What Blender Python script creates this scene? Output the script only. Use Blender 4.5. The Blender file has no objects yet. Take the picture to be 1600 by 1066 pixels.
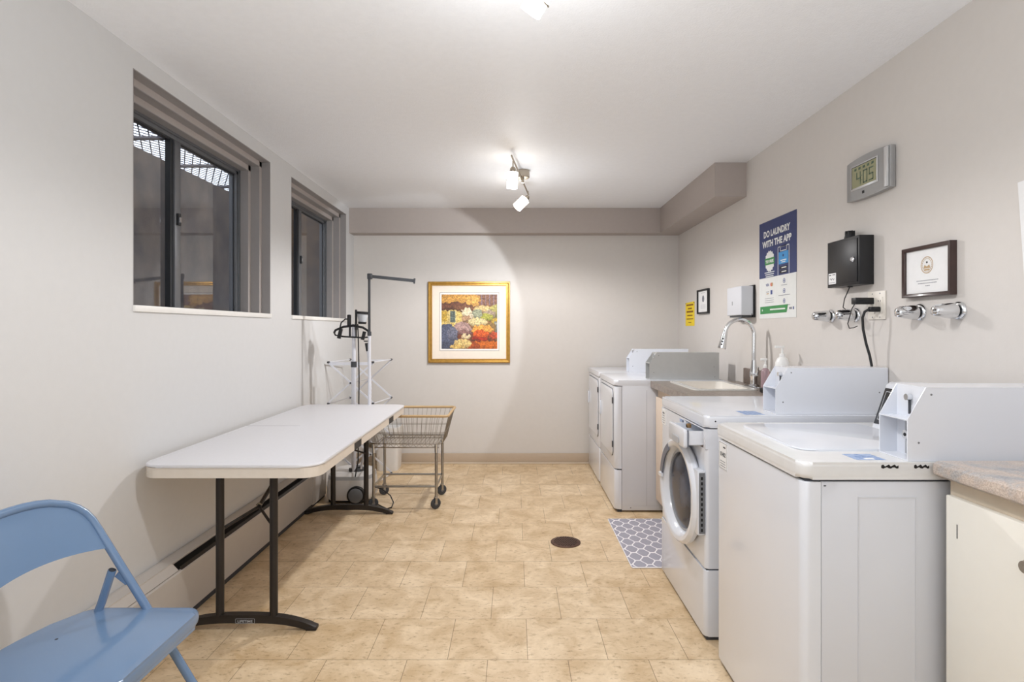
import bpy, bmesh, math, random
from mathutils import Vector, Matrix
random.seed(7)
scene = bpy.context.scene
COL = scene.collection
H = 1.26
XL, XR, YB, ZC, YF = -1.505, 1.545, 5.35, 2.37, -1.6

# ------------------------------------------------------------------ materials
def lin(c):
    return tuple(((v/255)/12.92 if v/255 <= 0.04045 else (((v/255)+0.055)/1.055)**2.4) for v in c)
def mat(name, rgb, rough=0.5, metal=0.0, spec=0.5, coat=0.0, noise=0.0, nscale=30, bump=0.0, bscale=60, emit=None, estr=0.0, trans=0.0, ior=1.45, alpha=1.0, rgb2=None):
    m = bpy.data.materials.new(name); m.use_nodes = True
    nt = m.node_tree; N = nt.nodes; L = nt.links
    b = N['Principled BSDF']
    c = lin(rgb) + (1,)
    b.inputs['Base Color'].default_value = c
    b.inputs['Roughness'].default_value = rough
    b.inputs['Metallic'].default_value = metal
    b.inputs['Specular IOR Level'].default_value = spec
    b.inputs['Coat Weight'].default_value = coat
    b.inputs['IOR'].default_value = ior
    b.inputs['Transmission Weight'].default_value = trans
    b.inputs['Alpha'].default_value = alpha
    if emit:
        b.inputs['Emission Color'].default_value = lin(emit) + (1,)
        b.inputs['Emission Strength'].default_value = estr
    geo = N.new('ShaderNodeNewGeometry')
    # every surface gets at least a faint procedural variation
    nz = N.new('ShaderNodeTexNoise'); nz.inputs['Scale'].default_value = nscale; nz.inputs['Detail'].default_value = 5
    L.new(geo.outputs['Position'], nz.inputs['Vector'])
    mx = N.new('ShaderNodeMix'); mx.data_type = 'RGBA'
    cr = N.new('ShaderNodeValToRGB'); cr.color_ramp.elements[0].position = .35; cr.color_ramp.elements[1].position = .65
    L.new(nz.outputs['Fac'], cr.inputs['Fac'])
    c2 = lin(rgb2) + (1,) if rgb2 else tuple(v*(1-(noise or .03)) for v in c[:3]) + (1,)
    mx.inputs[6].default_value = c; mx.inputs[7].default_value = c2
    L.new(cr.outputs['Color'], mx.inputs[0]); L.new(mx.outputs[2], b.inputs['Base Color'])
    if bump:
        n2 = N.new('ShaderNodeTexNoise'); n2.inputs['Scale'].default_value = bscale; n2.inputs['Detail'].default_value = 4
        L.new(geo.outputs['Position'], n2.inputs['Vector'])
        bp = N.new('ShaderNodeBump'); bp.inputs['Strength'].default_value = bump; bp.inputs['Distance'].default_value = .004
        L.new(n2.outputs['Fac'], bp.inputs['Height']); L.new(bp.outputs['Normal'], b.inputs['Normal'])
    return m

M = {}
M['wall_l'] = mat('wall_paint_warm_white', (208,208,208), .55, noise=.015, bump=.05, bscale=180)
M['wall_r'] = mat('wall_paint_greige', (208,203,198), .45, noise=.015, bump=.06, bscale=160)
M['ceil'] = mat('ceiling_paint', (238,240,244), .55, noise=.02, bump=.35, bscale=150)
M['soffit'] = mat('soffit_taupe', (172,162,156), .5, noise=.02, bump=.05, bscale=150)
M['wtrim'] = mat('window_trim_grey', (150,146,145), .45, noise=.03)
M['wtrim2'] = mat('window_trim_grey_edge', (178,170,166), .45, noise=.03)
M['sill'] = mat('sill_white', (232,230,226), .4)
M['alu'] = mat('window_aluminium', (122,124,128), .4, .6, noise=.06)
M['aludark'] = mat('window_gasket_dark', (40,42,46), .5)
M['base'] = mat('baseboard_beige', (186,168,148), .5)
M['base2'] = mat('baseboard_shoe', (205,190,170), .5)
M['white'] = mat('appliance_white', (222,225,232), .22, spec=.5, coat=.4, noise=.012, nscale=4)
M['white2'] = mat('appliance_white_side', (210,212,218), .35, noise=.015, nscale=4)
M['bisque'] = mat('appliance_lid_edge', (222,222,222), .25, coat=.3)
M['greymetal'] = mat('coin_box_grey', (190,191,190), .38, .3, noise=.03)
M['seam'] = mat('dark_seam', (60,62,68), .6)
M['black'] = mat('black_plastic', (24,24,26), .45)
M['blackgloss'] = mat('black_gloss', (20,20,24), .12, coat=.5)
M['boxblack'] = mat('lock_box_black', (38,38,40), .38, .2, noise=.08)
M['darkgrey'] = mat('dark_grey_plastic', (70,72,76), .5)
M['midgrey'] = mat('mid_grey_plastic', (120,122,126), .45)
M['lightgrey'] = mat('light_grey', (180,182,186), .4)
M['chrome'] = mat('chrome', (225,227,230), .07, 1.0)
M['steel'] = mat('brushed_steel', (168,164,158), .3, 1.0, noise=.08)
M['wire'] = mat('cart_wire', (150,142,130), .35, .8)
M['tan'] = mat('tan_vinyl_rim', (196,166,124), .5, noise=.06)
M['rubber'] = mat('caster_rubber', (62,64,68), .6)
M['blue'] = mat('blue_enamel', (106,132,164), .18, spec=.5, coat=.35, noise=.03, nscale=6)
M['tabletop'] = mat('white_table_plastic', (218,217,220), .42, noise=.02, nscale=90, bump=.08, bscale=400)
M['tableedge'] = mat('table_edge_plastic', (220,210,197), .5, noise=.03)
M['tableleg'] = mat('table_leg_bronze', (50,46,44), .4, .4)
M['heater'] = mat('heater_enamel', (196,190,184), .45, noise=.03, nscale=8)
M['gold'] = mat('gilded_frame', (204,158,78), .35, .65, noise=.18, nscale=40)
M['golddark'] = mat('gilded_frame_shadow', (140,100,46), .45, .5, noise=.15)
M['matboard'] = mat('cream_matboard', (240,228,214), .8)
M['matwhite'] = mat('white_matboard', (244,240,236), .8)
M['brown'] = mat('dark_brown_frame', (58,40,36), .3, coat=.3, noise=.1)
M['paper'] = mat('paper_white', (232,232,232), .7)
M['paper2'] = mat('poster_white', (222,224,222), .4)
M['navy'] = mat('poster_navy', (48,60,108), .35)
M['navy2'] = mat('navy_print', (70,84,140), .5)
M['postgreen'] = mat('poster_green', (56,136,74), .4)
M['postblue'] = mat('poster_screen_blue', (66,146,206), .4)
M['red'] = mat('print_red', (214,70,50), .5)
M['ink'] = mat('print_grey', (130,132,140), .7)
M['inkdark'] = mat('print_dark', (52,54,60), .7)
M['gold_ink'] = mat('print_gold', (186,158,120), .6)
M['yellow'] = mat('yellow_paper', (238,208,40), .6)
M['yink'] = mat('brown_ink', (140,96,20), .7)
M['lcd'] = mat('lcd_screen', (146,146,112), .25)
M['lcdink'] = mat('lcd_digits', (70,92,72), .4)
M['clocksilver'] = mat('clock_silver', (158,158,158), .35, .4)
M['clocksilver2'] = mat('clock_silver_light', (200,200,200), .3, .3)
M['plate'] = mat('outlet_ivory', (224,218,208), .4)
M['counter_g'] = mat('laminate_brown_grey', (150,140,131), .35, nscale=60, rgb2=(118,106,98))
M['splash'] = mat('laminate_dark', (122,108,98), .4, nscale=60, rgb2=(100,86,78))
M['sink'] = mat('sink_white', (226,225,220), .2, coat=.4)
M['wood'] = mat('cabinet_maple', (226,208,190), .5, noise=.05)
M['wooddark'] = mat('cabinet_rail_beige', (206,192,172), .5, noise=.05)
M['cabwhite'] = mat('cabinet_door_cream', (236,233,224), .4, noise=.01)
M['binwhite'] = mat('bin_white', (226,224,222), .4)
M['rackwhite'] = mat('rack_white_tube', (216,217,224), .35)
M['bottlewhite'] = mat('bottle_white', (236,236,234), .3)
M['pink'] = mat('pink_soap', (228,196,204), .1, trans=.6)
M['blister'] = mat('sticker_blue', (96,132,188), .4, nscale=90, rgb2=(180,196,222))
M['rust'] = mat('rust_black', (30,26,26), .8)
M['brass'] = mat('brass_lock', (150,120,84), .3, .9)
M['drain'] = mat('drain_bronze', (92,66,54), .5, .4, noise=.2)
M['drainhole'] = mat('drain_hole', (28,20,18), .9)
M['glow'] = mat('lamp_glass_glowing', (255,252,245), .3, emit=(255,246,232), estr=14)
M['nickel'] = mat('brushed_nickel', (172,162,148), .25, 1.0)
M['concrete'] = mat('well_concrete', (122,106,92), .85, nscale=5, rgb2=(84,74,68), bump=.4, bscale=60)
M['concretedark'] = mat('well_dark_block', (84,74,66), .9, nscale=30, rgb2=(58,52,48), bump=.8, bscale=120)
M['wellwarm'] = mat('well_warm_panel', (214,182,128), .7, nscale=3, rgb2=(190,156,104))
M['wellbrown'] = mat('well_brown_wall', (128,98,66), .8, nscale=6, rgb2=(96,74,54))
M['gravel'] = mat('gravel', (130,120,110), .9, nscale=120, rgb2=(90,84,78), bump=1, bscale=150)
M['grate'] = mat('grate_metal', (112,108,112), .6, .5)
M['matgrey'] = mat('mat_grey', (166,165,178), .75, noise=.08, nscale=300)
M['matline'] = mat('mat_white', (244,242,246), .75)
M['drumglass'] = mat('door_glass_dark', (34,40,54), .22, spec=.3, coat=.12, nscale=9, rgb2=(70,80,100))
M['doorgrey'] = mat('door_recess_grey', (110,114,126), .3)
M['cavity_shade'] = mat('drawer_shade_brown', (120,84,60), .7, noise=.3)

def granite():
    m = bpy.data.materials.new('laminate_granite_speckle'); m.use_nodes = True
    nt = m.node_tree; N = nt.nodes; L = nt.links; b = N['Principled BSDF']
    g = N.new('ShaderNodeNewGeometry')
    a = N.new('ShaderNodeTexNoise'); a.inputs['Scale'].default_value = 11; a.inputs['Detail'].default_value = 7; a.inputs['Roughness'].default_value = .7; a.inputs['Distortion'].default_value = .8
    L.new(g.outputs['Position'], a.inputs['Vector'])
    r = N.new('ShaderNodeValToRGB'); e = r.color_ramp.elements
    e[0].position = .3; e[0].color = lin((146,150,160)) + (1,)
    e[1].position = .72; e[1].color = lin((226,216,204)) + (1,)
    x = e.new(.44); x.color = lin((188,184,182)) + (1,)
    x = e.new(.55); x.color = lin((206,190,178)) + (1,)
    L.new(a.outputs['Fac'], r.inputs['Fac'])
    s = N.new('ShaderNodeTexNoise'); s.inputs['Scale'].default_value = 260; s.inputs['Detail'].default_value = 2
    L.new(g.outputs['Position'], s.inputs['Vector'])
    r2 = N.new('ShaderNodeValToRGB'); r2.color_ramp.elements[0].position = .38; r2.color_ramp.elements[1].position = .62
    r2.color_ramp.elements[0].color = (.55,.5,.45,1)
    L.new(s.outputs['Fac'], r2.inputs['Fac'])
    mx = N.new('ShaderNodeMix'); mx.data_type = 'RGBA'; mx.blend_type = 'MULTIPLY'; mx.inputs[0].default_value = .6
    L.new(r.outputs['Color'], mx.inputs[6]); L.new(r2.outputs['Color'], mx.inputs[7]); L.new(mx.outputs[2], b.inputs['Base Color'])
    b.inputs['Roughness'].default_value = .3
    return m
M['granite'] = granite()

def floor_mat():
    m = bpy.data.materials.new('floor_vinyl_stone_tile'); m.use_nodes = True
    nt = m.node_tree; N = nt.nodes; L = nt.links; b = N['Principled BSDF']
    g = N.new('ShaderNodeNewGeometry')
    s = .3066
    mp = N.new('ShaderNodeMapping'); mp.inputs['Location'].default_value = (-(.053-20*s), -(2.173-21*s), 0)
    L.new(g.outputs['Position'], mp.inputs['Vector'])
    br = N.new('ShaderNodeTexBrick'); br.offset = .5; br.offset_frequency = 2; br.squash = 1
    br.inputs['Scale'].default_value = 1; br.inputs['Brick Width'].default_value = s; br.inputs['Row Height'].default_value = s
    br.inputs['Mortar Size'].default_value = .0013; br.inputs['Mortar Smooth'].default_value = .3; br.inputs['Bias'].default_value = 0
    br.inputs['Color1'].default_value = lin((234,214,184)) + (1,); br.inputs['Color2'].default_value = lin((221,198,164)) + (1,)
    br.inputs['Mortar'].default_value = lin((150,128,100)) + (1,)
    L.new(mp.outputs['Vector'], br.inputs['Vector'])
    # soft mottling
    n1 = N.new('ShaderNodeTexNoise'); n1.inputs['Scale'].default_value = 7; n1.inputs['Detail'].default_value = 8; n1.inputs['Roughness'].default_value = .65; n1.inputs['Distortion'].default_value = .6
    L.new(g.outputs['Position'], n1.inputs['Vector'])
    r1 = N.new('ShaderNodeValToRGB'); r1.color_ramp.elements[0].position = .34; r1.color_ramp.elements[0].color = (.70,.60,.46,1)
    r1.color_ramp.elements[1].position = .66; r1.color_ramp.elements[1].color = (1.06,1.05,1.04,1)
    L.new(n1.outputs['Fac'], r1.inputs['Fac'])
    m1 = N.new('ShaderNodeMix'); m1.data_type = 'RGBA'; m1.blend_type = 'MULTIPLY'; m1.inputs[0].default_value = .85
    L.new(br.outputs['Color'], m1.inputs[6]); L.new(r1.outputs['Color'], m1.inputs[7])
    # dark specks, stretched
    mp2 = N.new('ShaderNodeMapping'); mp2.inputs['Scale'].default_value = (32, 60, 1); mp2.inputs['Rotation'].default_value = (0,0,.25)
    L.new(g.outputs['Position'], mp2.inputs['Vector'])
    n2 = N.new('ShaderNodeTexNoise'); n2.inputs['Scale'].default_value = 1; n2.inputs['Detail'].default_value = 6; n2.inputs['Roughness'].default_value = .7
    L.new(mp2.outputs['Vector'], n2.inputs['Vector'])
    r2 = N.new('ShaderNodeValToRGB'); r2.color_ramp.elements[0].position = .3; r2.color_ramp.elements[0].color = (.52,.44,.34,1)
    r2.color_ramp.elements[1].position = .46; r2.color_ramp.elements[1].color = (1,1,1,1)
    L.new(n2.outputs['Fac'], r2.inputs['Fac'])
    m2 = N.new('ShaderNodeMix'); m2.data_type = 'RGBA'; m2.blend_type = 'MULTIPLY'; m2.inputs[0].default_value = .95
    L.new(m1.outputs[2], m2.inputs[6]); L.new(r2.outputs['Color'], m2.inputs[7])
    L.new(m2.outputs[2], b.inputs['Base Color'])
    b.inputs['Roughness'].default_value = .42
    bp = N.new('ShaderNodeBump'); bp.inputs['Strength'].default_value = .35; bp.inputs['Distance'].default_value = .002
    inv = N.new('ShaderNodeMath'); inv.operation = 'SUBTRACT'; inv.inputs[0].default_value = 1; L.new(br.outputs['Fac'], inv.inputs[1])
    L.new(inv.outputs[0], bp.inputs['Height']); L.new(bp.outputs['Normal'], b.inputs['Normal'])
    return m
M['floor'] = floor_mat()

def glass_mat(name, tint, refl):
    m = bpy.data.materials.new(name); m.use_nodes = True
    nt = m.node_tree; N = nt.nodes; L = nt.links; N.clear()
    o = N.new('ShaderNodeOutputMaterial'); t = N.new('ShaderNodeBsdfTransparent'); gl = N.new('ShaderNodeBsdfGlossy'); mx = N.new('ShaderNodeMixShader')
    fr = N.new('ShaderNodeFresnel'); fr.inputs['IOR'].default_value = 1.45
    # dusty film, procedural
    g = N.new('ShaderNodeNewGeometry'); nz = N.new('ShaderNodeTexNoise'); nz.inputs['Scale'].default_value = 4; nz.inputs['Detail'].default_value = 6
    L.new(g.outputs['Position'], nz.inputs['Vector'])
    df = N.new('ShaderNodeBsdfDiffuse'); df.inputs['Color'].default_value = lin((150,160,178)) + (1,)
    mf = N.new('ShaderNodeMath'); mf.operation = 'MULTIPLY'; mf.inputs[1].default_value = .22; L.new(nz.outputs['Fac'], mf.inputs[0])
    m2 = N.new('ShaderNodeMixShader'); L.new(mf.outputs[0], m2.inputs[0])
    t.inputs['Color'].default_value = tint + (1,); gl.inputs['Roughness'].default_value = .03
    ml = N.new('ShaderNodeMath'); ml.operation = 'MULTIPLY'; ml.inputs[1].default_value = refl; L.new(fr.outputs[0], ml.inputs[0])
    L.new(t.outputs[0], m2.inputs[1]); L.new(df.outputs[0], m2.inputs[2])
    bf = N.new('ShaderNodeMapRange'); bf.inputs['To Min'].default_value = 1.5; bf.inputs['To Max'].default_value = 1/1.5; L.new(g.outputs['Backfacing'], bf.inputs['Value']); L.new(bf.outputs[0], fr.inputs['IOR'])
    L.new(ml.outputs[0], mx.inputs[0]); L.new(m2.outputs[0], mx.inputs[1]); L.new(gl.outputs[0], mx.inputs[2]); L.new(mx.outputs[0], o.inputs[0])
    return m
M['glass'] = glass_mat('window_glass', (.86,.89,.94), 1.9)
def attr_mat():
    m = bpy.data.materials.new('painted_canvas'); m.use_nodes = True
    nt = m.node_tree; b = nt.nodes['Principled BSDF']
    a = nt.nodes.new('ShaderNodeVertexColor'); a.layer_name = 'paint'
    mm_ = nt.nodes.new('ShaderNodeMix'); mm_.data_type = 'RGBA'; mm_.blend_type = 'MULTIPLY'; mm_.inputs[0].default_value = 1; mm_.inputs[7].default_value = (.8,.78,.76,1); nt.links.new(a.outputs['Color'], mm_.inputs[6]); nt.links.new(mm_.outputs[2], b.inputs['Base Color']); b.inputs['Roughness'].default_value = .5
    return m
M['canvas'] = attr_mat()

# ------------------------------------------------------------------ mesh builder
class MB:
    def __init__(s):
        s.bm = bmesh.new(); s.mats = []; s.cur = 0; s.paint = None
    def m(s, key):
        mm = M[key]
        if mm not in s.mats: s.mats.append(mm)
        s.cur = s.mats.index(mm); return s
    def _tag(s, faces):
        for f in faces: f.material_index = s.cur
    def box(s, x0, x1, y0, y1, z0, z1, bev=0, seg=2, edges=None):
        x0, x1 = min(x0,x1), max(x0,x1); y0, y1 = min(y0,y1), max(y0,y1); z0, z1 = min(z0,z1), max(z0,z1)
        vs = [s.bm.verts.new((x,y,z)) for x in (x0,x1) for y in (y0,y1) for z in (z0,z1)]
        idx = [(0,1,3,2),(4,6,7,5),(0,4,5,1),(2,3,7,6),(0,2,6,4),(1,5,7,3)]
        fs = [s.bm.faces.new([vs[i] for i in q]) for q in idx]
        s._tag(fs)
        if bev > 0:
            es = list({e for f in fs for e in f.edges})
            if edges == 'z': es = [e for e in es if abs(e.verts[0].co.z-e.verts[1].co.z) > 1e-6]
            if edges == 'x': es = [e for e in es if abs(e.verts[0].co.x-e.verts[1].co.x) > 1e-6]
            if edges == 'y': es = [e for e in es if abs(e.verts[0].co.y-e.verts[1].co.y) > 1e-6]
            r = bmesh.ops.bevel(s.bm, geom=es, offset=bev, segments=seg, profile=.5, affect='EDGES', material=-1)
            s._tag(r['faces'])
        return s
    def poly(s, pts):
        f = s.bm.faces.new([s.bm.verts.new(p) for p in pts]); s._tag([f]); return s
    def prism(s, pts, ext, bev=0, seg=2):
        """closed polygon pts (3D) extruded by vector ext"""
        e = Vector(ext); n = len(pts)
        a = [s.bm.verts.new(p) for p in pts]; b = [s.bm.verts.new(Vector(p)+e) for p in pts]
        fs = [s.bm.faces.new(list(reversed(a))), s.bm.faces.new(b)]
        for i in range(n): fs.append(s.bm.faces.new([a[i], a[(i+1)%n], b[(i+1)%n], b[i]]))
        s._tag(fs)
        if bev > 0:
            es = list({ed for f in fs[:2] for ed in f.edges})
            r = bmesh.ops.bevel(s.bm, geom=es, offset=bev, segments=seg, profile=.5, affect='EDGES', material=-1)
            s._tag(r['faces'])
        return s
    def ring(s, c, d, r, n, ref=None):
        d = Vector(d).normalized()
        u = d.orthogonal().normalized() if ref is None else (Vector(ref)-Vector(ref).dot(d)*d).normalized()
        v = d.cross(u)
        return [s.bm.verts.new(Vector(c)+r*(math.cos(2*math.pi*i/n)*u+math.sin(2*math.pi*i/n)*v)) for i in range(n)]
    def loft(s, rings, cap=True, close=False):
        fs = []
        n = len(rings[0])
        rr = list(zip(rings, rings[1:])) + ([(rings[-1], rings[0])] if close else [])
        for a, b in rr:
            for i in range(n): fs.append(s.bm.faces.new([a[i], a[(i+1)%n], b[(i+1)%n], b[i]]))
        if cap and not close:
            fs.append(s.bm.faces.new(list(reversed(rings[0])))); fs.append(s.bm.faces.new(rings[-1]))
        s._tag(fs); return s
    def cyl(s, p0, p1, r0, r1=None, n=16):
        r1 = r0 if r1 is None else r1
        d = Vector(p1)-Vector(p0); ref = d.orthogonal()
        return s.loft([s.ring(p0, d, r0, n, ref), s.ring(p1, d, r1, n, ref)])
    def lathe(s, o, axis, prof, n=24, cap=True):
        o = Vector(o); ax = Vector(axis).normalized(); ref = ax.orthogonal()
        return s.loft([s.ring(o+ax*t, ax, max(r,1e-4), n, ref) for t, r in prof], cap)
    def tube(s, pts, r, n=10, closed=False):
        pts = [Vector(p) for p in pts]; rings = []; ref = None; N_ = len(pts)
        for i, p in enumerate(pts):
            if closed: d = (pts[(i+1)%N_]-pts[i-1])
            elif i == 0: d = pts[1]-p
            elif i == N_-1: d = p-pts[-2]
            else: d = (pts[i+1]-p).normalized()+(p-pts[i-1]).normalized()
            d.normalize()
            if ref is None: ref = d.orthogonal().normalized()
            ref = (ref-ref.dot(d)*d)
            ref.normalize()
            rr = r[i] if isinstance(r, (list,tuple)) else r
            rings.append(s.ring(p, d, rr, n, ref))
        return s.loft(rings, cap=not closed, close=closed)
    def bar(s, p0, p1, w, h, up=(0,0,1)):
        """rectangular bar"""
        p0 = Vector(p0); p1 = Vector(p1); d = (p1-p0).normalized(); u = Vector(up)-Vector(up).dot(d)*d
        if u.length < 1e-4: u = d.orthogonal()
        u.normalize(); v = d.cross(u)
        q = [(-1,-1),(1,-1),(1,1),(-1,1)]
        a = [s.bm.verts.new(p0+v*w/2*i+u*h/2*j) for i, j in q]; b = [s.bm.verts.new(p1+v*w/2*i+u*h/2*j) for i, j in q]
        return s.loft([a, b])
    def sphere(s, c, r, sc=(1,1,1), n=14):
        rings = []
        for i in range(1, n):
            t = math.pi*i/n
            rings.append([s.bm.verts.new((c[0]+r*sc[0]*math.sin(t)*math.cos(2*math.pi*k/n), c[1]+r*sc[1]*math.sin(t)*math.sin(2*math.pi*k/n), c[2]+r*sc[2]*math.cos(t))) for k in range(n)])
        return s.loft(rings)
    def text(s, body, o, u, v, size, width=None, align='CENTER', off=0.0, space=1.0):
        cu = bpy.data.curves.new('txt', 'FONT'); cu.body = body; cu.size = size; cu.align_x = align; cu.offset = off; cu.resolution_u = 3; cu.space_character = space
        ob = bpy.data.objects.new('txt', cu); COL.objects.link(ob)
        dg = bpy.context.evaluated_depsgraph_get(); me = bpy.data.meshes.new_from_object(ob.evaluated_get(dg))
        xs = [p.co.x for p in me.vertices] or [0, 1]
        k = 1.0
        if width: k = width/(max(xs)-min(xs))
        o = Vector(o); u = Vector(u); v = Vector(v)
        vs = [s.bm.verts.new(o+u*p.co.x*k+v*p.co.y) for p in me.vertices]
        for f in me.polygons:
            try: ff = s.bm.faces.new([vs[i] for i in f.vertices]); ff.material_index = s.cur
            except ValueError: pass
        bpy.data.objects.remove(ob); bpy.data.meshes.remove(me); bpy.data.curves.remove(cu)
        return s
    def build(s, name, parent=None, smooth=35, **props):
        me = bpy.data.meshes.new(name)
        off = Vector((0,0,0)); p = parent
        chain = []
        while p is not None: chain.append(p); p = p.parent
        for q in chain: off += q.location
        bmesh.ops.recalc_face_normals(s.bm, faces=s.bm.faces[:])
        if off.length > 0: bmesh.ops.translate(s.bm, verts=s.bm.verts[:], vec=-off)
        s.bm.to_mesh(me); s.bm.free()
        for mm in s.mats: me.materials.append(mm)
        if smooth:
            for p_ in me.polygons: p_.use_smooth = True
            me.set_sharp_from_angle(angle=math.radians(smooth))
        o = bpy.data.objects.new(name, me); COL.objects.link(o)
        if parent: o.parent = parent
        for k, v in props.items(): o[k] = v
        return o
def mb(key): return MB().m(key)
def thing(name, label, cat, loc=(0,0,0), group=None):
    o = bpy.data.objects.new(name, None); COL.objects.link(o); o.location = loc; o.empty_display_size = .05
    o['label'] = label; o['category'] = cat
    if group: o['group'] = group
    bpy.context.view_layer.update()
    return o
def tag(o, label, cat, group=None):
    o['label'] = label; o['category'] = cat
    if group: o['group'] = group
    return o
def S(b, name, parent=None):
    return b.build(name, parent, kind='structure')
def arc(c, r, a0, a1, n, plane='xy'):
    out = []
    for i in range(n+1):
        a = math.radians(a0+(a1-a0)*i/n); p, q = r*math.cos(a), r*math.sin(a)
        if plane == 'xy': out.append((c[0]+p, c[1]+q, c[2]))
        elif plane == 'xz': out.append((c[0]+p, c[1], c[2]+q))
        else: out.append((c[0], c[1]+p, c[2]+q))
    return out
def rrect(x0, x1, y0, y1, r, n=6):
    """rounded rectangle in 2D"""
    if not isinstance(r, (list,tuple)): r = [r]*4
    pts = []
    for (cx, cy, a0), rr in zip(((x1, y1, 0), (x0, y1, 90), (x0, y0, 180), (x1, y0, 270)), r):
        sx = -1 if cx == x1 else 1; sy = -1 if cy == y1 else 1
        for i in range(n+1):
            a = math.radians(a0+90*i/n); pts.append((cx+sx*rr+rr*math.cos(a), cy+sy*rr+rr*math.sin(a)))
    return pts

# ================================================================== SETTING
W1 = (2.25, 3.52); W2 = (3.85, 5.11); ZW = (1.343, 2.294)
S(mb('floor').box(XL-.25, XR+.2, YF-.2, YB+.2, -.1, 0), 'floor')
S(mb('ceil').box(XL, XR+.2, YF-.2, YB+.2, ZC, ZC+.1), 'ceiling')
b = mb('wall_l')
XO = -1.70
b.box(XO, XL, YF-.2, YB+.2, -.1, ZW[0]).box(XO, XL, YF-.2, YB+.2, ZW[1], ZC+.1)
b.box(XO, XL, YF-.2, W1[0], ZW[0], ZW[1]).box(XO, XL, W1[1], W2[0], ZW[0], ZW[1]).box(XO, XL, W2[1], YB+.2, ZW[0], ZW[1])
S(b, 'wall_left')
S(mb('wall_r').box(XR, XR+.2, YF-.2, YB+.2, -.1, ZC+.1), 'wall_right')
S(mb('wall_r').box(XL, XR, YB, YB+.2, -.1, ZC), 'wall_back')
S(mb('wall_l').box(XL, XR, YF-.2, YF, -.1, ZC), 'wall_front')
YS, ZS, XS = 5.20, 2.143, 1.335
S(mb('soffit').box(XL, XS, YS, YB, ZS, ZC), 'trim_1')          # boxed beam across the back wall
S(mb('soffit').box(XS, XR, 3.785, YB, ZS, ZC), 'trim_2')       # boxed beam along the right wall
b = mb('base').box(XL, XR, YB-.012, YB, 0, .10, .003).m('base2').box(XL, XR, YB-.022, YB-.012, 0, .016, .004)
S(b, 'baseboard_back')
S(mb('base').box(XR-.012, XR, YF, .3, 0, .10, .003), 'baseboard_right')

def window(n, Y0, Y1, stile):
    z0, z1 = ZW
    root = S(mb('wtrim').box(XO-.02, XO, Y0, Y1, z0-.03, z0+.0), 'window_%d' % n)
    st = [(0, XL-.052, XL), (.034, XL-.104, XL-.052), (.068, XL-.150, XL-.104)]
    for i, (k, xa, xb) in enumerate(st):
        t = .034
        bb = mb('wtrim2' if False else 'wtrim')
        # U-shaped stepped liner: near jamb, far jamb, head
        bb.box(xa, xb-.0005, Y0+k-.0, Y0+k+.001+t*(i+0)*0+.004, z0, z1-k)
        bb.box(xa, xb-.0005, Y1-k-.004, Y1-k, z0, z1-k)
        bb.box(xa, xb-.0005, Y0+k, Y1-k, z1-k-.004, z1-k)
        if i < 2:
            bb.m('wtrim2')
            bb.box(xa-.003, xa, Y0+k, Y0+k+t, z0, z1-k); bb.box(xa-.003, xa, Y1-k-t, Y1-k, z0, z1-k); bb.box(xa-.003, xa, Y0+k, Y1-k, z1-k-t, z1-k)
        S(bb, 'casing', root)
    k = .072
    # solid backing between stepped liner and masonry
    bb = mb('wtrim')
    bb.box(XO+.001, XL-.150, Y0, Y0+k, z0, z1).box(XO+.001, XL-.150, Y1-k, Y1, z0, z1).box(XO+.001, XL-.150, Y0, Y1, z1-k, z1)
    S(bb, 'casing_back', root)
    S(mb('sill').box(XL-.19, XL+.010, Y0, Y1, z0-.012, z0+.014, .003), 'sill', root)
    ya, yb, za, zb = Y0+k, Y1-k, z0+.014, z1-k
    f = mb('alu'); w = .03
    f.box(XO-.01, XO+.035, ya, ya+w, za, zb).box(XO-.01, XO+.035, yb-w, yb, za, zb).box(XO-.01, XO+.035, ya, yb, zb-w, zb).box(XO-.01, XO+.035, ya, yb, za, za+.012)
    f.m('aludark').box(XO+.012, XO+.020, yb-w-.006, yb-w, za, zb-w).box(XO+.012, XO+.020, ya+w, yb-w, zb-w-.006, zb-w)
    f.m('alu').box(XO+.036, XO+.044, yb-.012, yb, za, zb).box(XO+.036, XO+.044, ya, yb, zb-.012, zb)
    S(f, 'window_frame', root)
    f = mb('alu').box(XO+.010, XO+.034, stile, stile+.05, za+.012, zb-w, .003)
    f.m('aludark').box(XO-.002, XO+.024, stile-.022, stile, za+.012, zb-w)
    S(f, 'sash_stile', root)
    S(mb('aludark').box(XO+.034, XO+.046, stile+.012, stile+.034, 1.775, 1.835, .003).m('chrome').box(XO+.046, XO+.05, stile+.016, stile+.030, 1.79, 1.815), 'latch', root)
    S(mb('glass').poly([(XO,ya+w,za+.012),(XO,stile,za+.012),(XO,stile,zb-w),(XO,ya+w,zb-w)]), 'pane', root)
    S(mb('glass').poly([(XO+.018,stile+.05,za+.012),(XO+.018,yb-w,za+.012),(XO+.018,yb-w,zb-w),(XO+.018,stile+.05,zb-w)]), 'pane', root)
window(1, W1[0], W1[1], 2.80)
window(2, W2[0], W2[1], 4.42)

# window wells beyond the glass
zt = 2.445
S(mb('concrete').box(-2.60, -2.45, 1.6, 5.18, .9, zt), 'wall_well_outer')
S(mb('concrete').box(-2.45, XO, 1.5, 1.6, .9, zt), 'wall_well_near')
S(mb('gravel').box(-2.45, XO, 1.6, 5.4, .9, 1.0), 'floor_well')
S(mb('wellbrown').box(-2.6, XO, 5.18, 5.32, .9, zt), 'wall_well_end')
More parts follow.
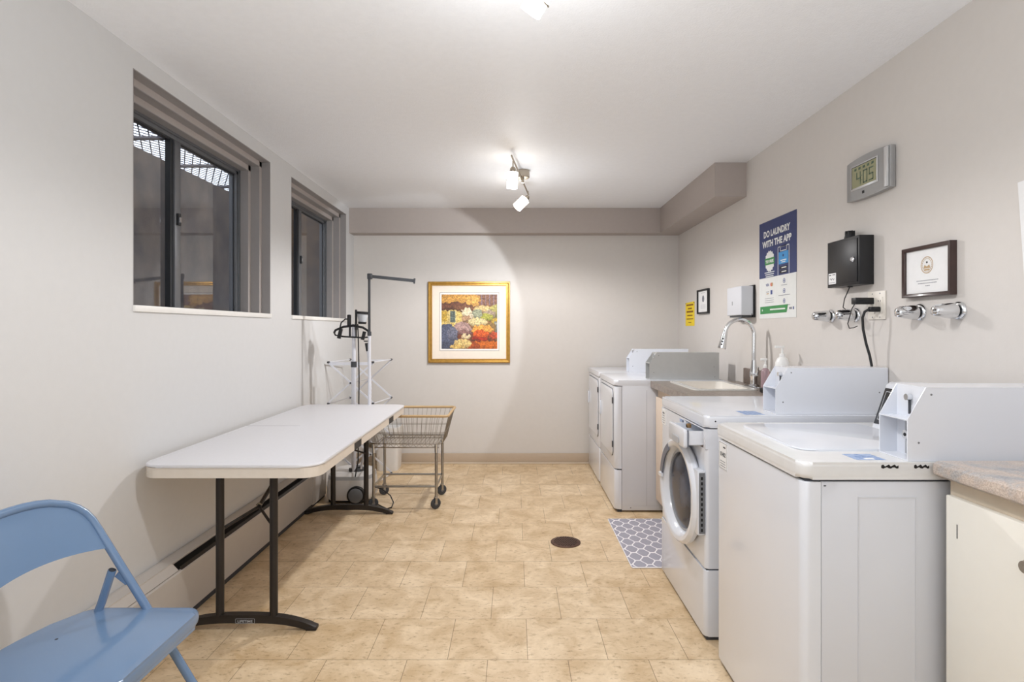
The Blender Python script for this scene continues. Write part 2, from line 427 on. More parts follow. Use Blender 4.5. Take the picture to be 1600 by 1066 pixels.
# galvanised mesh grate over the wells
b = mb('grate'); gx0, gx1, gy0, gy1, gz = -2.62, XO-.02, 1.6, 5.3, 2.475
st = .075
k = -60
import itertools
def clip(p, q):
    (x0,y0),(x1,y1) = p, q; t0, t1 = 0., 1.; dx, dy = x1-x0, y1-y0
    for pp, qq in ((-dx, x0-gx0), (dx, gx1-x0), (-dy, y0-gy0), (dy, gy1-y0)):
        if abs(pp) < 1e-9:
            if qq < 0: return None
        else:
            r = qq/pp
            if pp < 0: t0 = max(t0, r)
            else: t1 = min(t1, r)
    return None if t0 >= t1 else ((x0+dx*t0, y0+dy*t0), (x0+dx*t1, y0+dy*t1))
for i in range(-40, 130):
    y = gy0+i*st*1.3
    for sgn in (1, -1):
        c = clip((gx0, y if sgn > 0 else y), (gx1, y+sgn*(gx1-gx0)*1.7))
        if c: b.bar((*c[0], gz), (*c[1], gz), .007, .004)
for y in (1.7, 2.5, 3.03, 3.58, 4.19, 4.8): b.box(gx0, gx1, y-.02, y+.02, gz-.02, gz-.005)
S(b, 'trim_4')
# ================================================================== CEILING LIGHTS
def fixture(cx, cy, dirx, diry, label, heads, bar):
    t = thing('ceiling_spotlight', label, 'ceiling light', (cx, cy, ZC))
    mb('nickel').lathe((cx,cy,ZC-.0), (0,0,-1), [(0,.048),(.048,.048),(.052,.044)], 24).lathe((cx,cy,ZC-.05), (0,0,-1), [(0,.010),(.035,.010)], 12).build('canopy', t)
    p0, p1 = bar
    mb('nickel').tube([p0, ((p0[0]+p1[0])/2, (p0[1]+p1[1])/2, (p0[2]+p1[2])/2), p1], .006, 8).build('track_bar', t)
    for (jp, d, r, ln) in heads:
        d = Vector(d).normalized(); jp = Vector(jp)
        sh = mb('glow').lathe(jp+d*.025, d, [(0,r*.7),(.006,r),(ln,r*.98),(ln+.002,r*.9)], 20).build('lamp_shade', t)
        hb = mb('nickel').lathe(jp-d*.004, d, [(0,.010),(.012,.018),(.028,.020)], 14)
        hb.cyl(jp, jp+Vector((0,0,.04)), .004, n=8); hb.build('socket', t)
        ringp = jp+d*(.03+ln*.45); rf = mb('nickel'); u = d.orthogonal().normalized(); v = d.cross(u)
        rf.tube([ringp+(u*math.cos(a*math.pi/10)+v*math.sin(a*math.pi/10))*(r+.003) for a in range(20)], .0028, 6, closed=True); rf.build('shade_ring', t)
    return t
fixture(.062, 3.98, 0, 0, 'brushed nickel ceiling spotlight bar with two glowing heads near the back wall',
    [((-.006, 3.60, 2.285), (-.05,.35,-1), .035, .105), ((.105, 4.22, 2.245), (-.62,-.1,-.62), .036, .095)],
    ((-.015, 3.52, 2.335), (.110, 4.34, 2.290)))
fixture(.05, 1.46, 0, 0, 'glowing ceiling spotlight head cut off by the top edge of the photo', 
    [((.105, 1.60, 2.255), (-.35,.25,-.5), .032, .085), ((-.07, 1.17, 2.27), (-.3,-.3,-1), .032, .085)],
    ((-.05, 1.12, 2.33), (.105, 1.60, 2.30)))

# ================================================================== PAINTING
px0, px1, pz0, pz1 = -.803, -.036, .948, 1.708
t = thing('framed_painting', 'square gold framed garden painting hanging on the back wall', 'painting', ((px0+px1)/2, YB, (pz0+pz1)/2))
fr = mb('gold'); fw = .036
def frame_ring(b, x0, x1, z0, z1, w, prof, y):
    """mitred frame facing -Y: prof = [(inset, depth)]"""
    rings = []
    for ins, dep in prof:
        rings.append([b.bm.verts.new(p) for p in ((x0+ins, y-dep, z0+ins), (x1-ins, y-dep, z0+ins), (x1-ins, y-dep, z1-ins), (x0+ins, y-dep, z1-ins))])
    b.loft(rings, cap=False)
    return b
frame_ring(fr, px0, px1, pz0, pz1, fw, [(0,.002),(0,.026),(.004,.032),(.012,.034),(.022,.028),(.027,.029)], YB)
fr.m('golddark'); frame_ring(fr, px0, px1, pz0, pz1, fw, [(.027,.029),(.030,.022)], YB)
fr.m('gold'); frame_ring(fr, px0, px1, pz0, pz1, fw, [(.030,.022),(.036,.022),(.038,.010),(.038,.002)], YB)
fr.build('frame', t)
mtb = mb('matboard').box(px0+.036, px1-.036, YB-.012, YB-.004, pz0+.036, pz1-.036)
ax0, ax1, az0, az1 = px0+.125, px1-.120, pz0+.130, pz1-.120
aw = ax1-ax0
mtb.m('matwhite').box(ax0-.014, ax1+.014, YB-.0135, YB-.012, az0-.014, az1+.014)
mtb.m('ink'); frame_ring(mtb, ax0-.018, ax1+.018, az0-.018, az1+.018, 0, [(0,.0138),(.003,.0138)], YB)
mtb.build('mat_board', t)
# painted canvas: colours brushed on a fine grid
NG = 120
bm = bmesh.new(); vv = [[bm.verts.new((ax0+(ax1-ax0)*i/NG, YB-.0145, az1-(az1-az0)*j/NG)) for i in range(NG+1)] for j in range(NG+1)]
def hsh(i, j, k=0):
    n = math.sin(i*127.1+j*311.7+k*74.7)*43758.5453; return n-math.floor(n)
def vn(x, y, k=0):
    i, j = math.floor(x), math.floor(y); fx, fy = x-i, y-j; fx = fx*fx*(3-2*fx); fy = fy*fy*(3-2*fy)
    a, b_, c, d = hsh(i,j,k), hsh(i+1,j,k), hsh(i,j+1,k), hsh(i+1,j+1,k)
    return (a*(1-fx)+b_*fx)*(1-fy)+(c*(1-fx)+d*fx)*fy
blobs = [  # cx, cy, rx, ry, colour
 (.28,.10,.42,.16,(204,152,74)),(.55,.14,.12,.12,(226,172,88)),(.22,.22,.34,.08,(112,70,52)),(.42,.26,.2,.07,(122,80,56)),
 (.77,.27,.2,.06,(228,196,138)),(.97,.3,.12,.12,(176,168,96)),(.86,.36,.1,.08,(170,150,130)),(.63,.37,.1,.1,(160,166,140)),(.8,.42,.11,.07,(172,172,74)),
 (.96,.5,.08,.08,(190,160,60)),(.97,.6,.06,.1,(150,150,140)),
 (.46,.34,.1,.09,(236,220,184)),(.49,.41,.08,.05,(230,214,184)),(.45,.45,.1,.06,(182,146,112)),
 (.65,.5,.17,.08,(232,212,158)),(.86,.62,.12,.1,(150,120,70)),
 (.5,.8,.5,.12,(120,66,44)),(.38,.62,.16,.11,(184,152,146)),(.40,.70,.14,.05,(140,104,100)),
 (.73,.645,.19,.09,(238,168,76)),(.70,.73,.15,.08,(222,96,34)),(.70,.81,.14,.04,(170,50,26)),(.95,.76,.08,.08,(196,82,44)),
 (.08,.80,.2,.26,(92,98,122)),(.2,.72,.1,.12,(120,122,142)),
 (.45,.775,.08,.045,(240,214,170)),(.8,.94,.3,.09,(206,108,34)),(.55,.95,.12,.08,(170,80,34)),(.38,.9,.16,.08,(232,200,132)),(.28,.96,.12,.05,(220,184,110))]
def pcol(u, v):
    uu = u+(vn(u*28,v*28,1)-.5)*.05; w = v+(vn(u*28,v*28,2)-.5)*.05
    c = (150,110,70)
    if v < .20 and u > .55: c = (142,100,78) if (u*14 % 1) > .2 else (150,128,140)
    if u < .38 and .22 < v < .6: c = (236,206,124)
    if u < .1 and .3 < v < .5: c = (206,170,70)
    for cx, cy, rx, ry, cc in blobs:
        q = ((uu-cx)/rx)**2+((w-cy)/ry)**2
        if q < 1: sh = 1.10-.35*max(0, (w-cy)/ry)*.8-.1*q; c = tuple(x*sh for x in cc)
    if .15 < u < .245 and .30 < v < .515:
        c = (120,134,126)
        if ((u-.15)*32 % 1) < .22 or ((v-.30)*28 % 1) < .16: c = (74,84,84)
    if (.135 < u < .15 or .245 < u < .262) and .29 < v < .53: c = (244,226,166)
    k = .72+.5*vn(u*70, v*70, 5)+(.12 if hsh(int(u*60), int(v*60), 9) > .9 else 0)
    return tuple(min(255, max(0, x*k)) for x in c)
cols = []
for j in range(NG):
    for i in range(NG):
        bm.faces.new([vv[j][i], vv[j+1][i], vv[j+1][i+1], vv[j][i+1]])
for j in range(NG+1):
    for i in range(NG+1): cols.append(lin(pcol(i/NG, j/NG)))
me = bpy.data.meshes.new('canvas')
off = t.location
bmesh.ops.translate(bm, verts=bm.verts[:], vec=-off); bm.to_mesh(me); bm.free()
at = me.color_attributes.new('paint', 'FLOAT_COLOR', 'POINT')
for k_, c_ in enumerate(cols): at.data[k_].color = (*c_, 1)
me.materials.append(M['canvas'])
o = bpy.data.objects.new('canvas', me); COL.objects.link(o); o.parent = t

# ================================================================== LEFT: HEATER
t = thing('baseboard_heater', 'long low grey baseboard heater running under the windows along the left wall', 'heater', (XL+.04, 2.7, 0))
hx = XL+.085; hy0, hy1 = 1.0, 4.30
mb('heater').box(XL+.001, XL+.02, hy0, hy1, .0, .275, .003).prism([(XL+.02,hy0,.275),(XL+.055,hy0,.268),(XL+.055,hy0,.262),(XL+.02,hy0,.262)], (0,hy1-hy0,0)).build('back_plate', t)
mb('heater').prism([(hx,hy0,.03),(hx,hy0,.225),(hx-.006,hy0,.232),(hx-.012,hy0,.232),(hx-.012,hy0,.03)], (0,4.02-hy0,0)).build('front_cover', t)
mb('heater').prism([(hx-.004,hy0,.236),(hx-.034,hy0,.268),(hx-.038,hy0,.264),(hx-.010,hy0,.236)], (0,2.42-hy0,0)).build('solid_louvre', t)
mb('black').box(XL+.02, hx-.013, hy0, hy1-.02, .04, .235).build('fin_core', t)
mb('tableleg').prism([(hx-.002,2.44,.231),(hx-.012,2.44,.243),(hx-.014,2.44,.241),(hx-.006,2.44,.231)], (0,1.57,0)).build('damper_blade', t)
mb('heater').box(XL+.02, hx+.004, 4.02, hy1, .02, .272, .004).build('end_cap', t)
mb('seam').box(XL+.02, hx-.008, hy0, hy1, .0, .03).build('toe_gap', t)

# ================================================================== FOLDING TABLE
tx0, tx1, ty0, ty1, tz = -1.474, -.764, 2.225, 4.035, .730
t = thing('folding_table', 'long white plastic folding table with dark metal legs against the left wall', 'table', ((tx0+tx1)/2, (ty0+ty1)/2, 0))
pl = rrect(tx0, tx1, ty0, ty1, .075, 8)
b = mb('tabletop'); b.prism([(x,y,tz-.012) for x, y in pl], (0,0,.012), .006, 3)
top = b
top.m('ink').box(tx0+.004, tx0+.30, 3.128, 3.131, tz-.001, tz+.0004)
top.build('tabletop', t)
pl2 = rrect(tx0+.003, tx1-.003, ty0+.003, ty1-.003, .073, 8)
b = mb('tableedge')
# apron as a ring wall; dark plates stand for shade in the side notches
outer = [b.bm.verts.new((x,y,tz-.012)) for x, y in pl2]; n_ = len(pl2)
lo = [b.bm.verts.new((x,y,tz-.052)) for x, y in pl2]
ins = rrect(tx0+.018, tx1-.018, ty0+.018, ty1-.018, .06, 8)
li = [b.bm.verts.new((x,y,tz-.052)) for x, y in ins]; ui = [b.bm.verts.new((x,y,tz-.0125)) for x, y in ins]
b.loft([outer, lo, li, ui], cap=False)
b.prism([(x,y,tz-.018) for x, y in rrect(tx0+.012, tx1-.012, ty0+.012, ty1-.012, .066, 8)], (0,0,.0055))
b.build('apron', t)
for ya in (2.74, 3.50): mb('black').box(tx1-.0045, tx1-.0015, ya, ya+.12, tz-.052, tz-.018).build('edge_notch', t)
for yl, dy in ((2.396, 1), (3.894, -1)):
    lg = mb('tableleg')
    for x in (-1.236, -1.010): lg.cyl((x,yl,.045), (x,yl,tz-.03), .0165, n=16)
    lg.cyl((-1.40,yl,tz-.032),(-.84,yl,tz-.032), .012, n=10)
    lgo = lg.build('leg_frame', t)
    # arched foot
    pts = []
    for i in range(25):
        x = -1.44+.612*i/24; u = (x+1.134)/.306; pts.append((x, .066-.050*abs(u)**2.6))
    prof = [(x, yl-.016, z) for x, z in pts]+[(x, yl-.016, max(.0, z-(.036-.010*abs((x+1.134)/.306)))) for x, z in reversed(pts)]
    ft = mb('tableleg').prism(prof, (0,.032,0), .004, 2)
    ft.box(-.872, -.826, yl-.018, yl+.018, 0, .016, .004).box(-1.442, -1.396, yl-.018, yl+.018, 0, .016, .004)
    if dy > 0:
        ft.m('lightgrey').text('LIFETIME', (-1.123, yl-.0175, .036), (1,0,0), (0,0,1), .014, width=.062, off=.0003)
        for (xa, xb, za, zb) in ((-1.162,-1.084,.0315,.0325),(-1.162,-1.084,.0505,.0515),(-1.163,-1.162,.0325,.0505),(-1.084,-1.083,.0325,.0505)): ft.box(xa, xb, yl-.0172, yl-.0165, za, zb)
    ft.build('foot', t)
    J = (-1.123, yl+dy*.115, .48)
    br = mb('tableleg'); br.tube([J, (-1.123, yl+dy*.62, tz-.03)], .009, 8)
    br.tube([(-1.236, yl+dy*.012, .415), J], .007, 8); br.tube([(-1.010, yl+dy*.012, .415), J], .006, 8)
    br.m('steel').tube([(J[0]-.012,J[1],J[2]+.006),(J[0],J[1]-.004,J[2]+.017),(J[0]+.012,J[1],J[2]+.006)], .0035, 6)
    br.build('brace', t)

# ================================================================== BLUE FOLDING CHAIR
t = thing('folding_chair', 'blue metal folding chair beside the left wall in front of the white table', 'chair', (-1.11, 1.46, 0))
yc, hw = 1.435, .235
def lx(z): return -(.801+.62*z)
ctl = [(.235,.640),(.235,.672),(.2335,.702),(.226,.725),(.213,.742),(.190,.760),(.145,.777),(.110,.784),(.073,.788),(.035,.7895),(0,.790)]
def side(sy):
    return [(-.795,yc+sy*hw,.012),(-.944,yc+sy*hw,.226),(lx(.466),yc+sy*hw,.466)]+[(lx(z)-.014*(1-(q/hw)**2),yc+sy*q,z) for q, z in ctl]
path = side(1)+list(reversed(side(-1)[:-1]))
mb('blue').tube(path, .0115, 14).build('back_frame', t)
# curved backrest panel following the tube
b = mb('blue'); NU, NV = 40, 8
def topz(q):
    q = abs(q)
    for (q1,z1),(q0,z0) in zip(ctl[2:], ctl[3:]):
        if q0 <= q <= q1: return z0+(z1-z0)*(q-q0)/(q1-q0)
    return ctl[2][1]-(q-ctl[2][0])*30
def bp(u, v, o):
    q = (hw-.002)*math.sin(u*math.pi/2)
    uu = q/hw
    zt_ = topz(q)-.004; zb_ = .620+.027*(1-uu*uu)
    if abs(u) > .999: zt_ = .69
    z = zb_+(zt_-zb_)*v
    return (lx(z)-.014*(1-uu*uu)-.014*(1-uu*uu)*(1-v)**.7+o+.002, yc+q, z)
fa = [[b.bm.verts.new(bp(-1+2*i/NU, j/NV, 0)) for i in range(NU+1)] for j in range(NV+1)]
fb = [[b.bm.verts.new(bp(-1+2*i/NU, j/NV, -.004)) for i in range(NU+1)] for j in range(NV+1)]
fs = []
for j in range(NV):
    for i in range(NU):
        fs.append(b.bm.faces.new([fa[j][i], fa[j][i+1], fa[j+1][i+1], fa[j+1][i]])); fs.append(b.bm.faces.new([fb[j][i], fb[j+1][i], fb[j+1][i+1], fb[j][i+1]]))
for i in range(NU):
    for j in (0, NV): fs.append(b.bm.faces.new([fa[j][i], fb[j][i], fb[j][i+1], fa[j][i+1]]))
for j in range(NV):
    for i in (0, NU): fs.append(b.bm.faces.new([fa[j][i], fa[j+1][i], fb[j+1][i], fb[j][i]]))
b._tag(fs); b.build('backrest', t)
sp = [(-.950,1.684),(-.935,1.679),(-.922,1.668),(-.914,1.650),(-.912,1.63),(-.912,1.33),(-.916,1.305),(-.93,1.292),(-.95,1.288),(-1.26,1.288),(-1.29,1.30),(-1.306,1.33),(-1.312,1.38),(-1.309,1.43),(-1.302,1.49),(-1.283,1.575),(-1.270,1.63),(-1.255,1.658),(-1.232,1.676),(-1.20,1.684)]
b = mb('blue').prism([(x,y,.402) for x, y in sp], (0,0,.042), .017, 6)
b.m('inkdark').cyl((-1.205,1.50,.4436),(-1.205,1.50,.4445), .004, n=8)
b.build('seat', t)
for sy in (1, -1):
    y = yc+sy*(hw-.014)
    lb = mb('blue').tube([(-1.168,y,.560),(-1.197,y,.470),(-1.375,y,.012)], .0115, 10)
    lb.m('inkdark').cyl((-1.168,y,.5605),(-1.1675,y,.5615), .0095)
    lb.build('rear_leg', t)
    mb('blue').bar((-1.160,yc+sy*(hw-.006),.545),(-1.128,yc+sy*(hw-.006),.520), .005, .016).build('hinge_link', t)
mb('blue').tube([(-.915,yc-hw,.18),(-.915,yc+hw,.18)], .009, 10).build('front_stretcher', t)
mb('blue').tube([(-1.335,yc-hw+.022,.12),(-1.335,yc+hw-.022,.12)], .009, 10).build('rear_stretcher', t)
for x, sy in ((-.791,1),(-.791,-1)):
    mb('black').lathe((x,yc+sy*hw,0), (0,0,1), [(0,.017),(.022,.016),(.028,.014)], 14).build('foot_cap', t)
for sy in (1,-1): mb('black').lathe((-1.378,yc+sy*(hw-.022),0), (0,0,1), [(0,.016),(.022,.015),(.028,.013)], 14).build('foot_cap', t)

# ================================================================== LAUNDRY CART
t = thing('laundry_cart', 'chrome wire laundry cart with tan rim on casters behind the table', 'cart', (-.76, 4.17, 0))
cx0, cx1, cy0, cy1 = -.985, -.545, 4.00, 4.34
tz_, bz_ = .66, .455
TX0, TX1, TY0, TY1 = -1.03, -.455, 3.935, 4.415
BX0, BX1, BY0, BY1 = -.975, -.505, 4.00, 4.34
b = mb('tan')
rp = rrect(TX0, TX1, TY0, TY1, .03, 4)
b.tube([(x,y,tz_) for x, y in rp], .0095, 8, closed=True); b.build('rim', t)
b = mb('wire')
bp_ = rrect(BX0, BX1, BY0, BY1, .03, 4)
b.tube([(x,y,bz_) for x, y in bp_], .003, 6, closed=True)
for f in (.38, .42):
    b.tube([(p[0]*(1-f)+q[0]*f, p[1]*(1-f)+q[1]*f, bz_*(1-f)+tz_*f) for p, q in zip(bp_, rp)], .0016, 5, closed=True)
def lerp(a, c, f): return a+(c-a)*f
for i in range(1, 16):
    f = i/16
    for Yb, Yt in ((BY0, TY0), (BY1, TY1)): b.cyl((lerp(BX0,BX1,f),Yb,bz_), (lerp(TX0,TX1,f),Yt,tz_), .0014, n=5)
for i in range(1, 12):
    f = i/12
    for Xb, Xt in ((BX0, TX0), (BX1, TX1)): b.cyl((Xb,lerp(BY0,BY1,f),bz_), (Xt,lerp(TY0,TY1,f),tz_), .0014, n=5)
b.build('basket', t)
b = mb('wire')
for i in range(1, 20): x = lerp(BX0,BX1,i/20); b.cyl((x,BY0,bz_), (x,BY1,bz_), .0014, n=5)
for i in range(1, 8): y = lerp(BY0,BY1,i/8); b.cyl((BX0,y,bz_+.002), (BX1,y,bz_+.002), .0014, n=5)
b.build('basket_floor', t)
b = mb('steel')
for y in (cy0-.008, cy1+.008):
    b.tube([(cx0-.02,y,.432),(cx1+.02,y,.432)], .004, 6); b.tube([(cx0-.02,y,.458),(cx1+.02,y,.458)], .003, 6)
    z = [(cx0+ (cx1-cx0)*k/22, y, .434 if k%2 else .456) for k in range(23)]; b.tube(z, .0022, 5)
for x in (cx0, cx1): b.tube([(x,cy0,.432),(x,cy1,.432)], .005, 6)
b.build('shelf_truss', t)
for x in (cx0, cx1):
    for y in (cy0, cy1):
        b = mb('steel').cyl((x,y,.085), (x,y,.452), .0105, n=14); b.m('chrome').cyl((x,y,.395),(x,y,.455), .013, n=14); b.build('post', t)
        ca = Vector((.5,-.87,0)); wc = Vector((x-.004,y,.0385))
        c = mb('rubber').lathe(wc-ca*.010, ca, [(0,.026),(.003,.035),(.010,.0385),(.017,.035),(.020,.026)], 24)
        c.m('midgrey').lathe(wc-ca*.012, ca, [(0,.012),(.024,.012)], 14)
        cc = c.build('caster_wheel', t)
        f = mb('steel').box(x-.016, x+.012, y-.014, y+.014, .079, .085, .002).bar(wc+ca*.014,wc+ca*.014+Vector((0,0,.042)),.003,.016,up=(.87,.5,0)).bar(wc-ca*.014,wc-ca*.014+Vector((0,0,.042)),.003,.016,up=(.87,.5,0)).cyl((x,y,.083),(x,y,.095),.009,n=12)
        f.build('caster_fork', t)
b = mb('steel')
for y in (cy0, cy1): b.cyl((cx0,y,.157), (cx1,y,.157), .0075, n=10)
for x in (cx0, cx1): b.bar((x,cy0,.157), (x,cy1,.24 if False else .157), .008, .018)
b.build('lower_rail', t)
b = mb('darkgrey').box(-1.0285,-1.0125,4.012,4.028,1.23,1.645,.002)
b.bar((-1.02,4.02,1.636),(-.705,4.035,1.605), .010, .022)
b.bar((-.707,4.035,1.585),(-.703,4.035,1.622), .014, .012, up=(1,0,0))
b.box(-1.034,-1.000,4.008,4.032,1.615,1.655,.004)
b.build('hanging_arm', t)
b = mb('rackwhite').cyl((-1.02,4.02,.42),(-1.02,4.02,1.235), .0105, n=14); b.m('darkgrey').cyl((-1.02,4.02,1.215),(-1.02,4.02,1.245),.014,n=14); b.build('upright_pole', t)
mb('steel').box(-1.036,-.975,4.006,4.034,.432,.462,.003).build('pole_bracket', t)

# ================================================================== GARMENT STEAMER
t = thing('garment_steamer', 'white garment steamer with pole, black hanger and grey wheels behind the table', 'steamer', (-1.19, 4.24, 0))
b = mb('binwhite')
sx0, sx1, sy0, sy1 = -1.375, -1.035, 4.10, 4.42
pl = rrect(sx0, sx1, sy0, sy1, .10, 8)
rings = []
for z, k in ((.025,.97),(.04,1),(.12,.99),(.17,.95)):
    rings.append([b.bm.verts.new(((sx0+sx1)/2+(x-(sx0+sx1)/2)*k, (sy0+sy1)/2+(y-(sy0+sy1)/2)*k, z)) for x, y in pl])
b.loft(rings)
b.m('lightgrey'); rings = []
for z, k in ((.1695,.955),(.195,.93)): rings.append([b.bm.verts.new(((sx0+sx1)/2+(x-(sx0+sx1)/2)*k, (sy0+sy1)/2+(y-(sy0+sy1)/2)*k, z)) for x, y in pl])
b.loft(rings)
b.m('binwhite'); rings = []
for z, k in ((.1945,.92),(.215,.80),(.225,.6)): rings.append([b.bm.verts.new(((sx0+sx1)/2+(x-(sx0+sx1)/2)*k, (sy0+sy1)/2+(y-(sy0+sy1)/2)*k, z)) for x, y in pl])
b.loft(rings)
b.build('water_tank', t)
mb('black').box(sx0+.03, sx1-.03, sy0+.03, sy1-.03, .005, .03, .004).build('bottom_tray', t)
for x in (-1.135,):
    b = mb('black').lathe((x,sy0+.012,.068), (0,-1,0), [(0,.064),(.028,.064),(.032,.060)], 28); b.m('midgrey').lathe((x,sy0-.019,.068), (0,-1,0), [(0,.052),(.003,.052),(.007,.045)], 28)
    b.build('wheel', t)
mb('darkgrey').lathe((-1.15,4.2,.223), (0,0,1), [(0,.05),(.015,.045),(.03,.03)], 18).build('pole_socket', t)
mb('darkgrey').lathe((-1.19,4.17,.215), (0,0,1), [(0,.02),(.03,.018)], 14).build('steam_outlet', t)
b = mb('rackwhite').cyl((-1.172,4.17,.225), (-1.172,4.17,1.00), .0175, n=16); b.build('pole', t)
mb('darkgrey').cyl((-1.172,4.17,.985),(-1.172,4.17,1.025),.0215,n=16).build('pole_clamp', t)
b = mb('rackwhite').cyl((-1.172,4.17,1.02), (-1.172,4.17,1.30), .0135, n=16); b.build('upper_pole', t)
# black folding hanger on the pole
b = mb('black'); hz = 1.20; hyv = 4.15
up = [(-1.31,hyv,1.235),(-1.30,hyv,1.255),(-1.24,hyv,1.280),(-1.17,hyv,1.288),(-1.10,hyv,1.274),(-1.055,hyv,1.245),(-1.045,hyv,1.225)]
dn = [(-1.31,hyv,1.235),(-1.30,hyv,1.218),(-1.24,hyv,1.208),(-1.17,hyv,1.204),(-1.10,hyv,1.200),(-1.055,hyv,1.205),(-1.045,hyv,1.225)]
b.tube(up, .0085, 8); b.tube(dn, .006, 8)
b.tube([(-1.195,hyv,1.285),(-1.195,hyv,1.205)], .008, 8); b.tube([(-1.15,hyv,1.285),(-1.15,hyv,1.202)], .006, 8)
b.bar((-1.255,hyv-.012,1.265),(-1.272,hyv-.012,1.195), .018, .024); b.bar((-1.085,hyv-.012,1.245),(-1.10,hyv-.012,1.185), .016, .022)
b.tube([(-1.268,hyv,1.27),(-1.258,hyv,1.31),(-1.228,hyv,1.336),(-1.205,hyv,1.335)], .005, 8)
b.box(-1.213,-1.187,hyv-.014,hyv+.012,1.285,1.368,.006)
b.build('hanger', t)
# steam head resting on the pole
b = mb('lightgrey').lathe((-1.108,4.16,1.300), (.05,0,1), [(0,.024),(.03,.030),(.075,.042),(.085,.043)], 20)
b.m('black').lathe((-1.1038,4.16,1.372), (.05,0,1), [(0,.0445),(.018,.0455)], 20).lathe((-1.1085,4.16,1.30),(.05,0,1),[(0,.028),(.016,.031)],20)
b.box(-1.158,-1.146,4.145,4.172,1.255,1.405,.004)
b.build('steam_head', t)
b = mb('black').tube([(-1.135,4.14,1.30),(-1.131,4.145,1.15),(-1.127,4.145,.9),(-1.131,4.145,.55),(-1.133,4.14,.30),(-1.14,4.09,.2)], .0045, 8)
b.build('power_cord', t)
# ribbed white hose
b = mb('rackwhite'); hp = []
for i in range(60):
    f = i/59; z = 1.10-f*.86; x = -1.075+.028*math.sin(f*2.6)-.06*f*f; hp.append((x, 4.19+.02*math.sin(f*5), z))
b.tube(hp, [.0095 if i%2 else .0075 for i in range(60)], 10)
b.m('black').cyl((-1.075,4.19,1.10),(-1.085,4.19,1.16),.012,n=12).cyl((-1.086,4.19,1.17),(-1.086,4.19,1.178),.018,n=12)
b.build('hose', t)
pc = mb('black'); pts = [(-1.06,4.13,.02)]+[(-.93+.13*math.cos(a), 4.08-.10*math.sin(a)*1.0, .008) for a in [math.radians(q) for q in (200,160,120,80,40,0,-40,-80,-120)]]
pc = mb('black').tube([(-1.04,4.16,.012),(-.99,4.10,.006),(-.93,4.03,.006),(-.89,3.985,.006),(-.862,4.01,.007),(-.865,4.09,.018),(-.90,4.15,.05),(-.97,4.18,.09),(-1.04,4.20,.10)], .0042, 8)
pc.build('floor_cord', t)

# ================================================================== DRYING RACK
t = thing('drying_rack', 'white folding accordion drying rack standing in the back left corner', 'drying rack', (-1.27, 4.72, 0))
stg = [.02, .345, .672, 1.0]
for (yy, xc, w) in ((4.52, -1.295, .177), (4.92, -1.237, .177)):
    b = mb('rackwhite')
    for a, c in zip(stg, stg[1:]):
        b.bar((xc-w,yy-.005,a+.005),(xc+w,yy-.005,c-.005), .006, .013, up=(0,0,1)); b.bar((xc+w,yy+.005,a+.005),(xc-w,yy+.005,c-.005), .006, .013)
    b.build('scissor_frame', t)
    def cpb(x,y,z,rr): mb('darkgrey').cyl((x,y-.012,z),(x,y+.012,z), rr, n=10).build('joint_cap', t)
    for z in stg:
        for sx in (-1,1): cpb(xc+sx*w,yy,max(z,.012),.009)
    for a, c in zip(stg, stg[1:]): cpb(xc,yy,(a+c)/2,.007)
for z in stg:
    for sx in (-1, 1):
        zz = max(z, .012); mb('rackwhite').cyl((-1.295+sx*.177,4.53,zz),(-1.237+sx*.177,4.91,zz), .0045, n=8).build('cross_rod', t)
for z in (.5085, .836): mb('rackwhite').cyl((-1.295,4.53,z),(-1.237,4.91,z), .0045, n=8).build('cross_rod', t)
mb('rackwhite').bar((-1.295-.177,4.535,1.0-.012),(-1.295+.177,4.535,1.0-.012),.008,.022).build('top_bar', t)
mb('rackwhite').bar((-1.237-.02,4.90,1.0-.005),(-1.237+.17,4.90,1.0-.002),.006,.010).build('top_bar', t)

# ================================================================== TRASH BIN
t = thing('trash_bin', 'white plastic waste bin on the floor behind the laundry cart', 'bin', (-1.13, 5.17, 0))
b = mb('binwhite'); rings = []
for z, k in ((.0,.86),(.012,.88),(.36,1.0),(.375,1.04),(.39,1.04),(.39,.98),(.03,.84)):
    rings.append([b.bm.verts.new((-1.13+x*k, 5.17+y*k, z)) for x, y in rrect(-.105,.105,-.125,.125,.04,5)])
b.loft(rings); b.build('bin_body', t)

